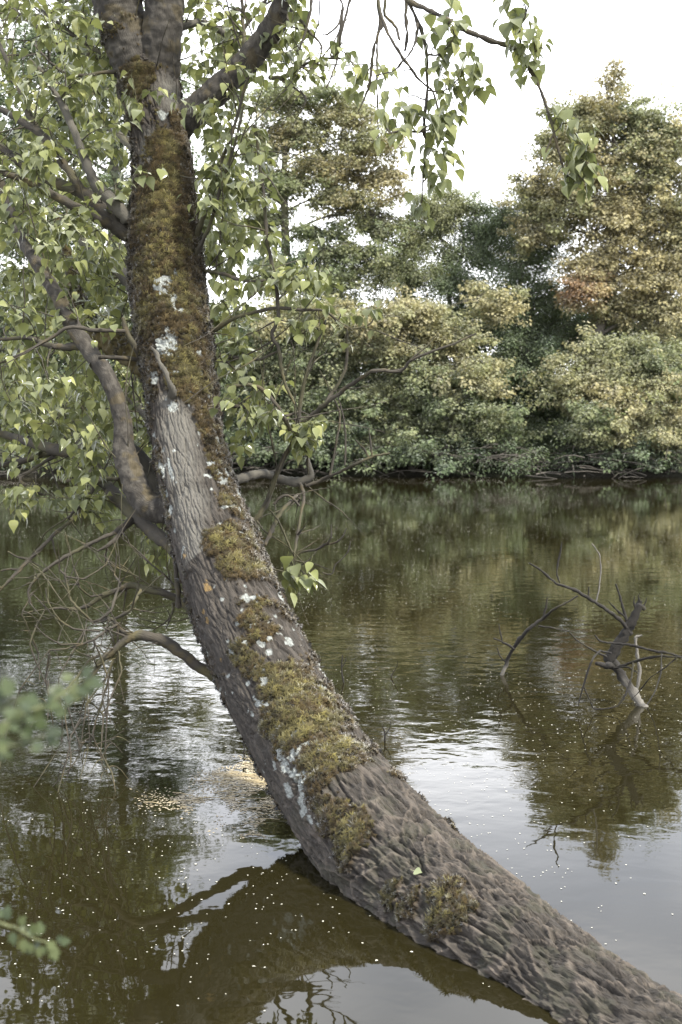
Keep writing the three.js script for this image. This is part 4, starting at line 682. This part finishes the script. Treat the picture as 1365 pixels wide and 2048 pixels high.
// ------------------------------------------------------------------ trees and bushes on the far bank
function sprayGeo(seed, n, radius, leaf, lobed) {   // a shoot end with drooping leaves
  const p = [], idx = [], r = rngOf(seed);
  for (let k = 0; k < n; k++) {
    const a = k / n * 6.283 + r(), out = V(Math.cos(a), 0.15 + 0.5 * (r() - 0.4), Math.sin(a)), b = out.clone().multiplyScalar(radius * (0.25 + 0.75 * r())); b.y += (r() - 0.5) * radius * 0.9;
    const z = out.clone().add(V(0, -0.7 * r() - 0.25, 0)).normalize(), x = V(0, 0, 0).crossVectors(V(r() - 0.5, 1, r() - 0.5), z).normalize(), y = V(0, 0, 0).crossVectors(z, x), s = leaf * (0.7 + 0.6 * r()), o = p.length / 3;
    const sh = lobed ? [[0, 0], [-0.42, 0.10], [-0.28, 0.35], [-0.55, 0.62], [-0.16, 0.62], [0, 1.0], [0.16, 0.62], [0.55, 0.62], [0.28, 0.35], [0.42, 0.10]] : [[0, 0], [-0.26, 0.25], [-0.30, 0.5], [-0.14, 0.8], [0, 1], [0.14, 0.8], [0.30, 0.5], [0.26, 0.25]];
    sh.forEach(([u, v]) => { const q = b.clone().addScaledVector(x, u * s).addScaledVector(z, v * s).addScaledVector(y, s * (0.35 * Math.abs(u) - 0.25 * v * v)); p.push(q.x, q.y, q.z); });
    const m = sh.length >> 1; for (let j = 1; j < sh.length - 1; j++) idx.push(o, o + j, o + j + 1);
  }
  const g = new THREE.BufferGeometry(); g.setAttribute('position', new THREE.Float32BufferAttribute(p, 3)); g.setIndex(idx); g.computeVertexNormals(); return g;
}
const sprays = { maple: sprayGeo(11, 13, 0.19, 0.080, true), small: sprayGeo(12, 14, 0.22, 0.074, false), tiny: sprayGeo(13, 18, 0.26, 0.056, false) };
const farBark = (X, Y, Z) => { const a = 0.5 + 0.5 * fbm(X * 3, Y * 3, Z * 3, 3), g = sstep(0.5, 0.65, 0.5 + fbm(X * 2, Y * 2, Z * 2 + 4, 2)); return [mix(0.06 + 0.07 * a, 0.08, g), mix(0.055 + 0.06 * a, 0.08, g), mix(0.045 + 0.05 * a, 0.04, g)]; };
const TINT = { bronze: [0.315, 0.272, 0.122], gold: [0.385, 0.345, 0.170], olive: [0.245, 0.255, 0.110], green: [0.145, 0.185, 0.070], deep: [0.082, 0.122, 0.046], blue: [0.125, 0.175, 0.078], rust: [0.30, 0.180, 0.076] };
let treeSeed = 600;
function farTree(name, label, category, group, o) {
  const r = rngOf(treeSeed += 13), m = M_PER_PX(o.d), base = at(o.x, 955, o.d); base.y = 0.1;
  const t = thing(name, label, category, base, group);
  // trunk to the top of the highest lobe
  const b = new Builder(), top = at(o.tx ?? o.x, o.top, o.d), R = o.w / 2 * m, n = 6, pts = [];
  for (let k = 0; k <= n; k++) { const f = k / n, q = base.clone().lerp(top, f).add(V((r() - 0.5) * 0.5 * (k && 1), 0, (r() - 0.5) * 0.5 * (k && 1))); pts.push([q, R * Math.pow(1 - f, 0.8) + 0.02]); }
  pts[0][0].y = -0.3; pts[0][1] *= 1.25;
  const spine = b.tube(pts, { seg: 9, steps: 5, rough: 0.12, wobble: 0.06, color: farBark }); mesh(o.stems ? 'stem' : 'trunk', b.geo(), twigMat, t);
  const list = [], tw = new Builder();
  for (const [x, y, rx, ry, cnt, tint, mixTint, dd = 0, rzk = 1, thr = -0.12] of o.lobes) {
    const c = at(x, y, o.d + dd), RX = rx * m, RY = ry * m, RZ = Math.min(RX, 1.5) * rzk;
    // a branch from the spine to this lobe, dividing inside it
    const f = clamp((c.y - RY * 0.6) / Math.max(1, top.y), 0.06, 0.93), s = spine.getPoint(f), rb = Math.max(0.022, R * (1 - f) * 0.5);
    const bb = new Builder(), end = c.clone().add(V((c.x - s.x) * 0.25, RY * 0.25, 0));
    const mid = s.clone().lerp(end, 0.5).add(V(0, Math.abs(end.x - s.x) * 0.12, (r() - 0.5) * 0.3));
    const cur = bb.tube([[s, rb], [mid, rb * 0.7], [end, rb * 0.25]], { seg: 7, steps: 6, rough: 0.15, wobble: 0.25, color: farBark });
    mesh('branch', bb.geo(), twigMat, t);
    const nt = Math.min(44, 10 + Math.round(cnt / 26)), ends = [];
    for (let k = 0; k < nt; k++) {
      const a = r() * 6.283, u = 2 * r() - 1, w = Math.sqrt(1 - u * u), reach = 0.6 + 0.95 * r() * r() + 0.15 * r(), q = c.clone().add(V(Math.cos(a) * w * RX * reach, u * RY * reach + (o.droop ?? 0) * 0.4 * w, Math.sin(a) * w * RZ * reach)), st = cur.getPoint(0.25 + 0.75 * r());
      if (q.y < 0.15) q.y = 0.15 + 0.3 * r();
      const mid = st.clone().lerp(q, 0.5).add(V((r() - 0.5) * 0.3, 0.18, (r() - 0.5) * 0.3));
      ends.push([st, mid, q]);
      tw.tube([[st, rb * 0.30 + 0.006], [mid, rb * 0.17 + 0.005], [q, 0.005]], { seg: 4, steps: 4, rough: 0.1, wobble: 0.9, color: farBark });
    }
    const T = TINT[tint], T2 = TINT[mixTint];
    const want = Math.round(cnt * (o.fill ?? 1.3)); for (let k = 0, tries = 0; k < want && tries < want * 5; tries++) {
      const a = r() * 6.283, u = 2 * r() - 1, w = Math.sqrt(1 - u * u), q = 1.16 * Math.pow(r(), 0.62) * (1 + 0.85 * n3(Math.cos(a) * w * 1.7 + x, u * 1.7 + y, Math.sin(a) * w * 1.7));
      let p = c.clone().add(V(Math.cos(a) * w * RX * q, u * RY * q, Math.sin(a) * w * RZ * q));
      if (r() < (o.along ?? (o.stems ? 0.8 : 0.66))) {   // most leaves sit along the twigs, so that the crown keeps gaps and a ragged edge
        const e = ends[Math.floor(r() * ends.length)], f = 1.04 - 0.85 * Math.pow(r(), 1.5), ab = e[0].clone().lerp(e[1], f), bc = e[1].clone().lerp(e[2], f), j = 0.30 * (1.15 - 0.75 * f);
        p = ab.lerp(bc, f).add(V((r() + r() - 1) * j, (r() + r() - 1.15) * j * 0.8, (r() + r() - 1) * j));
      }
      if (p.y < 0.12 || 0.34 * fbm(p.x * 0.8, p.y * 1.5, p.z * 0.8 + 3, 2) + 0.80 * fbm(p.x * 2.6, p.y * 3.4, p.z * 2.6 + 3, 3) + 0.08 * (r() - 0.5) < thr + (o.open ?? 0.10)) continue;
      k++;
      const g = 0.62 + 0.76 * r(), h = sstep(-0.28, 0.28, fbm(p.x * 0.7, p.y * 0.7, p.z * 0.7, 2) + 0.3 * (r() - 0.5)), sc = (0.65 + 0.75 * r()) * (o.leaf ?? 1);
      const e = new THREE.Euler((r() - 0.5) * 1.1, r() * 6.283, (r() - 0.5) * 1.1);
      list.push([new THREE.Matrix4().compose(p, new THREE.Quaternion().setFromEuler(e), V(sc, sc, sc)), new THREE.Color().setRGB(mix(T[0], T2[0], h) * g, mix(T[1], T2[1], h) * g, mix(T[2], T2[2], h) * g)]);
    }
  }
  mesh('twigs', tw.geo(), twigMat, t, 'stuff');
  instances('crown', sprays[o.kind ?? 'maple'], farLeafMat, list, t);
  return t;
}
const G1 = 'trees on the far bank', G2 = 'bushes along the far shore';
farTree('maple_tree', 'tall maple with golden bronze young leaves at the right edge of the far bank', 'tree', G1, { x: 1196, tx: 1222, d: 43, w: 26, top: 150, fill: 1.05, open: 0.11, lobes: [
  [1225, 170, 26, 60, 90, 'olive', 'bronze', 0, 1, -0.3], [1190, 250, 80, 70, 620, 'olive', 'bronze'], [1270, 255, 80, 75, 560, 'olive', 'green'], [1335, 290, 70, 70, 420, 'olive', 'gold'], [1135, 240, 56, 46, 240, 'olive', 'bronze'], [1110, 300, 60, 55, 300, 'bronze', 'olive'], [1180, 350, 90, 70, 760, 'gold', 'bronze'], [1300, 350, 90, 80, 820, 'gold', 'olive'], [1070, 380, 50, 40, 200, 'bronze', 'olive', 0, 1, -0.05], [1120, 420, 90, 60, 620, 'gold', 'olive'], [1250, 450, 90, 70, 900, 'gold', 'bronze'], [1350, 470, 70, 90, 700, 'gold', 'olive'], [1200, 530, 80, 50, 560, 'gold', 'bronze'], [1300, 560, 90, 60, 780, 'gold', 'bronze'], [1165, 578, 44, 34, 300, 'rust', 'gold', -1], [1230, 620, 70, 40, 420, 'olive', 'bronze'], [1340, 640, 70, 60, 560, 'gold', 'olive'], [1400, 560, 80, 90, 500, 'gold', 'olive'], [1410, 380, 80, 100, 500, 'olive', 'gold'], [1050, 470, 50, 40, 160, 'olive', 'bronze', 0, 1, 0] ] });
farTree('maple_tree', 'bronze green maple with open layered branches seen right of the leaning trunk', 'tree', G1, { x: 558, tx: 590, d: 44, w: 30, top: 150, fill: 0.95, open: 0.13, lobes: [
  [640, 190, 60, 34, 220, 'olive', 'green', 0, 1, -0.05], [560, 200, 80, 50, 420, 'green', 'olive'], [700, 240, 70, 40, 360, 'olive', 'bronze'], [600, 270, 90, 36, 480, 'bronze', 'olive'], [740, 300, 70, 36, 420, 'bronze', 'olive'], [520, 300, 70, 44, 360, 'green', 'olive'], [660, 340, 100, 30, 520, 'bronze', 'olive'], [780, 370, 54, 30, 260, 'gold', 'bronze'], [580, 370, 90, 32, 420, 'olive', 'green'], [700, 410, 90, 26, 420, 'olive', 'bronze'], [540, 440, 80, 36, 330, 'green', 'olive', 0, 1, -0.04], [640, 470, 90, 28, 300, 'olive', 'green', 0, 1, -0.02], [760, 450, 70, 30, 240, 'olive', 'green', 0, 1, 0], [570, 530, 100, 36, 360, 'green', 'deep', 0, 1, -0.04], [720, 520, 90, 34, 300, 'green', 'olive', 0, 1, -0.02], [470, 380, 60, 60, 260, 'green', 'olive'], [640, 570, 120, 30, 380, 'green', 'olive'] ] });
farTree('willow_tree', 'slim dark green tree between the two maples on the far bank', 'tree', G1, { x: 905, tx: 920, d: 45, w: 16, top: 400, kind: 'tiny', lobes: [
  [925, 415, 46, 40, 260, 'green', 'olive', 0, 1, -0.06], [880, 440, 46, 44, 260, 'green', 'olive', 0, 1, -0.06], [960, 440, 40, 50, 260, 'green', 'blue', 0, 1, -0.06], [800, 500, 80, 60, 460, 'green', 'olive', 0, 1, -0.08], [760, 560, 90, 50, 460, 'green', 'olive', 0, 1, -0.08], [680, 540, 80, 50, 380, 'green', 'olive', 0, 1, -0.06], [850, 420, 50, 40, 240, 'green', 'olive', 0, 1, -0.06], [980, 470, 50, 50, 320, 'green', 'blue', 0, 1, -0.08], [870, 480, 60, 60, 380, 'green', 'olive', 0, 1, -0.03], [960, 510, 60, 60, 460, 'green', 'blue'], [900, 570, 80, 50, 560, 'green', 'deep'], [830, 560, 70, 50, 420, 'green', 'olive', 0, 1, -0.02], [960, 620, 90, 60, 620, 'green', 'deep'] ] });
farTree('willow_tree', 'bushy blue green tree left of the golden maple on the far bank', 'tree', G1, { x: 1050, tx: 1056, d: 44.5, w: 18, top: 420, kind: 'tiny', lobes: [
  [1050, 450, 54, 60, 440, 'green', 'blue', 0, 1, -0.08], [1010, 430, 34, 40, 200, 'green', 'blue', 0, 1, -0.06], [1090, 430, 34, 46, 220, 'green', 'blue', 0, 1, -0.06], [1100, 500, 44, 60, 300, 'green', 'blue', 0, 1, -0.03], [1030, 540, 70, 60, 560, 'blue', 'green'], [1100, 600, 70, 60, 520, 'green', 'deep'], [1040, 640, 90, 60, 640, 'green', 'deep'], [1120, 680, 80, 50, 500, 'deep', 'green'] ] });
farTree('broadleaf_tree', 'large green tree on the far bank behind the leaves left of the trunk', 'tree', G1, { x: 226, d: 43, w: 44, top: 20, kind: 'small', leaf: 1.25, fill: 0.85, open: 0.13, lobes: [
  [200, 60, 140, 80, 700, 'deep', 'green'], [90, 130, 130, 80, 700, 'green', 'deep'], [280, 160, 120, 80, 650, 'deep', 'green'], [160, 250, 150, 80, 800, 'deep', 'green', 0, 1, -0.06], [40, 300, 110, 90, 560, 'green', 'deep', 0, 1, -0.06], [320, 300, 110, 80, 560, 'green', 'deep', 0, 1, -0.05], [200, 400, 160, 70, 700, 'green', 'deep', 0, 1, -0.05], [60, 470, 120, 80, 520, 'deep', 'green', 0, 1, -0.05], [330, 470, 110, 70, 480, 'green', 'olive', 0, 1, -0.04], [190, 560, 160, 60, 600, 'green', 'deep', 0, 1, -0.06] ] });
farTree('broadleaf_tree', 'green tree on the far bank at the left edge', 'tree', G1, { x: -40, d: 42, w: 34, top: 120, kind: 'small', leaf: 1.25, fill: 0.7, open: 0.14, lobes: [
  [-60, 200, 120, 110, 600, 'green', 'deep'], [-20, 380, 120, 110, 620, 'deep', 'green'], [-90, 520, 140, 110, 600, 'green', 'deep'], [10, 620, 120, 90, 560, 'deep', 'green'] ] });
const bush = (label, o) => farTree('shore_bush', label, 'bush', G2, { stems: true, w: 14, ...o });
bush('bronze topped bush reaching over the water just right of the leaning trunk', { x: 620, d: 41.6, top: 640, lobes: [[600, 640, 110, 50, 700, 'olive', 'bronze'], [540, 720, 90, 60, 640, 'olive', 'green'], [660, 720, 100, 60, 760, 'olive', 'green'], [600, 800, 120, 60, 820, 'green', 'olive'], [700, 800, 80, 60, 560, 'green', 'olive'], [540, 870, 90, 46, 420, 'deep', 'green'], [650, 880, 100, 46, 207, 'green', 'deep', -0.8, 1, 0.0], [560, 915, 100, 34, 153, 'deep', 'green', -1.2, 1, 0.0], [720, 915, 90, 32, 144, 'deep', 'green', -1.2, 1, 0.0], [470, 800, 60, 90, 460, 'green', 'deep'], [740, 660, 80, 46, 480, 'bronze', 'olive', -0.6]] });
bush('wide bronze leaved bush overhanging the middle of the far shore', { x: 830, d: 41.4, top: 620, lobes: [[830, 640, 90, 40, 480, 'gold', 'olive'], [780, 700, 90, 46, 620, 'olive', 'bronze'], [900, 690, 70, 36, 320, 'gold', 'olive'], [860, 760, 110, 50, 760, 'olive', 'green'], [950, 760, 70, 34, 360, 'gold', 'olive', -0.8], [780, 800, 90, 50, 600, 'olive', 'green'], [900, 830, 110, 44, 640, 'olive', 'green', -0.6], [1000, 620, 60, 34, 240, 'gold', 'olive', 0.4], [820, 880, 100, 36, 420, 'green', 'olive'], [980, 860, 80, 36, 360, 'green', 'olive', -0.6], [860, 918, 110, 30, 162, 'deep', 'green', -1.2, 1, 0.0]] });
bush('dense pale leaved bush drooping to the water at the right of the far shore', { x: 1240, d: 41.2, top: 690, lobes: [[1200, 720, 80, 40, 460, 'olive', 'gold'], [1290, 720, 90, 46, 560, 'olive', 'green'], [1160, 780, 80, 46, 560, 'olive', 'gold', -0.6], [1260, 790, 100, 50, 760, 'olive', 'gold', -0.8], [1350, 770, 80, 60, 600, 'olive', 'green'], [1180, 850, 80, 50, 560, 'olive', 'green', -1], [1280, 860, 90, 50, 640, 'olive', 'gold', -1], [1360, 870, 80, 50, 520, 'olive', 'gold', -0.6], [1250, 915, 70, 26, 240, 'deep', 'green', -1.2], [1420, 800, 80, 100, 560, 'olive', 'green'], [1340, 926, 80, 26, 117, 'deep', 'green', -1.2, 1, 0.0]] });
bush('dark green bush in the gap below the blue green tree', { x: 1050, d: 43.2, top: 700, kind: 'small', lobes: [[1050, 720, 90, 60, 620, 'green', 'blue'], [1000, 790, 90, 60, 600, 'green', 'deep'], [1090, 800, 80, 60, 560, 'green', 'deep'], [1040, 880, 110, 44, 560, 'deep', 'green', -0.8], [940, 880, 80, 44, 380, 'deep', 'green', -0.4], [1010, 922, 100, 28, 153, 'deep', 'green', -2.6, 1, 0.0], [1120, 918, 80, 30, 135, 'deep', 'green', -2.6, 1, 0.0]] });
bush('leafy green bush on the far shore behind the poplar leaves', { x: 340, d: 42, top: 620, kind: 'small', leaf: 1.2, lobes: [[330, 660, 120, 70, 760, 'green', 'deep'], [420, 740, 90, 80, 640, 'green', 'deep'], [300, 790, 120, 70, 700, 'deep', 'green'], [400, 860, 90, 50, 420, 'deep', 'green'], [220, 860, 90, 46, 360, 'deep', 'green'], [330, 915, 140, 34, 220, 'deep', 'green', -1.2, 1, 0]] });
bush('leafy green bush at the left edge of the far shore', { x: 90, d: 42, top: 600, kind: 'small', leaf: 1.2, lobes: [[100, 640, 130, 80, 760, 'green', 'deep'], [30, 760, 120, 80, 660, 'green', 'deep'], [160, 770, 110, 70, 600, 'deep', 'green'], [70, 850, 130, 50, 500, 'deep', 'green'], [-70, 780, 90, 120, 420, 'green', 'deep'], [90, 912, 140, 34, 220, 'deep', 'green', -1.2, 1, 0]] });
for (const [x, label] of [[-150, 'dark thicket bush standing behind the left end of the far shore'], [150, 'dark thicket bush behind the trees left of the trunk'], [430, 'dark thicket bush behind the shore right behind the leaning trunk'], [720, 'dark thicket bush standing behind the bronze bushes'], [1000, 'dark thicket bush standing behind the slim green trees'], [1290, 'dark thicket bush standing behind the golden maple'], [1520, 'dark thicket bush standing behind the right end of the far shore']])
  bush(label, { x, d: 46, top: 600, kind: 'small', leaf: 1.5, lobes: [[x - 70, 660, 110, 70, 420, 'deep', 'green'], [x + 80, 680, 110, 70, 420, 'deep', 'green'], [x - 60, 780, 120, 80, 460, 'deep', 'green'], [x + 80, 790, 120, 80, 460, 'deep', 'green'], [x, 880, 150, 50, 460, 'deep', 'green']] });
{ // roots and fallen twigs along the far waterline
  const r = rngOf(88), b = new Builder();
  for (let k = 0; k < 320; k++) { const x = -12 + r() * 24, z = shoreZ(x) + 0.5 - 0.9 * r(), a = r() * 6.283, L = 0.4 + r() * 1.6, p = V(x, 0.05 + 0.9 * r(), z + 0.5 * r()), e = p.clone().add(V(Math.cos(a) * L, -0.3 * r() * L, Math.sin(a) * L * 0.5)); e.y = Math.max(e.y, -0.05); b.tube([[p, 0.012 + 0.014 * r()], [p.clone().lerp(e, 0.5).add(V(0, 0.15 * r(), 0)), 0.012], [e, 0.006]], { seg: 4, steps: 3, rough: 0.1, wobble: 0.8, color: (X, Y, Z) => { const q = 0.6 + 0.5 * n3(X, Y, Z); return [0.13 * q, 0.115 * q, 0.095 * q]; } }); }
  const m = mesh('brushwood', b.geo(), twigMat, null, 'stuff'); tag(m, 'tangle of bare roots and twigs along the far waterline', 'brushwood');
}

// ------------------------------------------------------------------ things floating on the water
function petalGeo(seed) { const r = rngOf(seed), p = [0, 0.10, 0], idx = []; for (let k = 0; k < 7; k++) { const a = k / 7 * 6.283, q = 0.38 + 0.22 * r(); p.push(Math.cos(a) * q, 0.02 + 0.05 * r(), Math.sin(a) * q * 0.8); } for (let k = 0; k < 7; k++) idx.push(0, 1 + (k + 1) % 7, 1 + k); const g = new THREE.BufferGeometry(); g.setAttribute('position', new THREE.Float32BufferAttribute(p, 3)); g.setIndex(idx); g.computeVertexNormals(); return g; }
{
  const r = rngOf(31), petal = [petalGeo(1), petalGeo(2), petalGeo(3)], white = new THREE.MeshStandardMaterial({ color: new THREE.Color().setRGB(0.56, 0.54, 0.46), roughness: 0.9 }); white.name = 'petal';
  const all = [];
  const put = (x, z, s) => {
    for (const R of rings) if (R.P.y < 0.35) { const dx = x - R.P.x, dz = z - R.P.z; if (dx * dx + dz * dz < (R.r + 0.03) ** 2) return; }
    all.push({ m: new THREE.Matrix4().compose(V(x, 0.002, z), new THREE.Quaternion().setFromEuler(new THREE.Euler(0, r() * 6.283, 0)), V(s, s, s * (0.6 + 0.5 * r()))), d: -z, s, q: project(V(x, 0, z)), g: Math.floor(r() * 3) });
  };
  for (let k = 0; k < 32000; k++) {
    const d = 4.4 + Math.pow(r(), 0.8) * 36, x = (r() - 0.5) * 2 * (0.27 * d + 1); const c = 0.5 + fbm(x * 0.5, d * 0.3, 6.6, 3) + 0.25 * fbm(x * 3, d * 2, 1.1, 2);
    if (r() > sstep(0.42, 0.70, c)) continue; put(x, -d, 0.0045 + 0.010 * r() * r() * r() + 0.00028 * d);
  }
  for (let k = 0; k < 110; k++) put((r() - 0.5) * 3, -(4.5 + r() * 3.2), 0.005 + 0.010 * r() * r());
  all.sort((a, b) => (b.s / b.d) - (a.s / a.d));
  let n = 0; const rest = [];
  for (const a of all) {
    const inside = a.q[0] > 5 && a.q[0] < 1360 && a.q[1] < 2044;
    if (inside && n < 140) { n++; const m = new THREE.Mesh(petal[a.g], white); m.applyMatrix4(a.m); m.name = numbered('floating_petal'); m.castShadow = m.receiveShadow = true; scene.add(tag(m, 'small white petal floating on the near water', 'petal', 'white petals floating on the near water')); }
    else rest.push([a.m, null]);
  }
  tag(instances('petal_scatter', petal[1], white, rest), 'fine scatter of pale specks drifting over the pond', 'petals');
  console.log('specks', all.length);
  // a raft of scum, bud scales and straw that has gathered against the trunk
  const raft = [], flake = petalGeo(9), pale = new THREE.MeshStandardMaterial({ color: 0xffffff, roughness: 1 }); pale.name = 'drift litter';
  const strawB = new Builder();
  for (let k = 0; k < 12000; k++) {
    const t = r(), cx = t < 0.45 ? 505 : t < 0.75 ? 450 : 520, cy = t < 0.45 ? 1548 : t < 0.75 ? 1605 : 1660, rx = t < 0.45 ? 110 : t < 0.75 ? 150 : 100, ry = t < 0.45 ? 36 : t < 0.75 ? 26 : 24;
    const g = () => (r() + r() + r() - 1.5) / 1.1, px = cx + g() * rx, py = cy + g() * ry, d = EYE * FOCAL / (py - HORIZON), p = at(px, py, d); p.z *= EYE / (EYE - p.y); p.x *= EYE / (EYE - p.y);
    if (fbm(p.x * 5, p.z * 2.5, 2.7, 3) + 0.2 * (r() - 0.5) < -0.03) continue;
    let hit = false; for (const R of rings) if (R.P.y < 0.4 && (p.x - R.P.x) ** 2 + (p.z - R.P.z) ** 2 < R.r * R.r) hit = true; if (hit) continue;
    const s = 0.005 + 0.014 * r() * r(), c = r(); raft.push([new THREE.Matrix4().compose(V(p.x, 0.001, p.z), new THREE.Quaternion().setFromEuler(new THREE.Euler(0, r() * 6.28, 0)), V(s * (1 + 1.5 * r()), s * 0.5, s)), new THREE.Color().setRGB(mix(0.15, 0.46, c), mix(0.12, 0.40, c), mix(0.07, 0.29, c))]);
    if (r() < 0.02) { const a = (r() - 0.5) * 1.2, L = 0.05 + 0.12 * r(); strawB.tube([[V(p.x, 0.004, p.z), 0.0022], [V(p.x + Math.cos(a) * L / 2, 0.008, p.z + Math.sin(a) * L / 2), 0.0022], [V(p.x + Math.cos(a) * L, 0.004, p.z + Math.sin(a) * L), 0.0015]], { seg: 4, steps: 2, color: () => [0.34, 0.28, 0.17] }); }
  }
  const rg = thing('drift_raft', 'raft of straw and bud scales floating against the left side of the trunk', 'drift', V(-0.5, 0, -7.6));
  instances('flakes', flake, pale, raft, rg); mesh('straw', strawB.geo(), twigMat, rg, 'stuff');
}

// ------------------------------------------------------------------ near bank: hawthorn shrub that reaches into the frame, out of focus
{
  const r = rngOf(7), sh = [[0, 0], [-0.12, 0.12], [-0.42, 0.30], [-0.28, 0.42], [-0.46, 0.66], [-0.20, 0.66], [-0.14, 0.9], [0, 1], [0.14, 0.9], [0.20, 0.66], [0.46, 0.66], [0.28, 0.42], [0.42, 0.30], [0.12, 0.12]];
  const p = [0, 0, 0.5], idx = []; sh.forEach(([x, z]) => p.push(x, 0.2 * Math.abs(x) - 0.12 * z * z, z)); for (let k = 0; k < sh.length; k++) idx.push(0, 1 + (k + 1) % sh.length, 1 + k);
  const lg = new THREE.BufferGeometry(); lg.setAttribute('position', new THREE.Float32BufferAttribute(p, 3)); lg.setIndex(idx); lg.computeVertexNormals();
  const mats = [[0.042, 0.066, 0.017], [0.055, 0.080, 0.019], [0.080, 0.102, 0.026], [0.034, 0.055, 0.017]].map((c) => { const m = leafMat.clone(); m.color.setRGB(...c); m.clearcoat = 0.0; m.name = 'hawthorn leaf'; return m; });
  const t = thing('hawthorn_shrub', 'blurred hawthorn sprays reaching in from the lower left corner', 'shrub', V(-0.95, 0.42, -1.3));
  const sprigs = [
    [[[-88, 1560, 1.3], [-18, 1470, 1.32], [42, 1430, 1.35], [112, 1400, 1.38], [167, 1350, 1.4]], 32], [[[-88, 1560, 1.3], [-28, 1440, 1.25], [12, 1412, 1.22], [52, 1390, 1.2]], 15], [[[-88, 1560, 1.3], [-8, 1500, 1.3], [32, 1490, 1.28], [92, 1470, 1.26]], 16],
    [[[-102, 1800, 1.7], [-22, 1840, 1.72], [28, 1855, 1.74], [73, 1880, 1.76], [113, 1886, 1.78]], 24],
  ];
  const b = new Builder(), root = V(-0.95, 0.30, -1.3), j1 = at(-88, 1560, 1.3), j2 = at(-102, 1800, 1.7);
  b.tube([[root, 0.02], [root.clone().lerp(j1, 0.5).add(V(-0.1, 0.1, 0)), 0.014], [j1, 0.007]], { seg: 7, color: limbBark }); b.tube([[root.clone().lerp(j1, 0.35), 0.012], [root.clone().lerp(j2, 0.75).add(V(-0.05, 0.1, 0)), 0.009], [j2, 0.005]], { seg: 7, color: limbBark });
  mesh('stem', b.geo(), twigMat, t);
  for (const [list, n] of sprigs) {
    const sb = new Builder(), pts = list.map(([x, y, d]) => at(x, y, d)), cur = sb.tube(pts.map((q, i) => [q, mix(0.0032, 0.0009, i / (pts.length - 1))]), { seg: 5, steps: 4, color: () => [0.10, 0.11, 0.05] });
    mesh('twig', sb.geo(), twigMat, t);
    for (let k = 0; k < n; k++) {
      const f = 0.22 + 0.78 * Math.pow(r(), 0.8), o = cur.getPoint(f), a = r() * 6.283, dir = cur.getTangent(f).multiplyScalar(0.5).add(V(Math.cos(a), Math.sin(a) * 0.8 + 0.1, Math.sin(a * 1.7) * 0.8)).normalize(), up = V(r() - 0.5, 0.7, 0.9).normalize();
      const x = V(0, 0, 0).crossVectors(up, dir).normalize(), y = V(0, 0, 0).crossVectors(dir, x), s = 0.011 + 0.009 * r();
      const m = new THREE.Mesh(lg, mats[Math.floor(r() * 4)]); m.name = 'leaf'; m.castShadow = m.receiveShadow = true;
      m.applyMatrix4(new THREE.Matrix4().makeBasis(x, y, dir).scale(V(s, s, s)).setPosition(o.addScaledVector(dir, 0.006))); m.position.sub(t.position); t.add(m);
    }
  }
}
renderer.render(scene, camera);
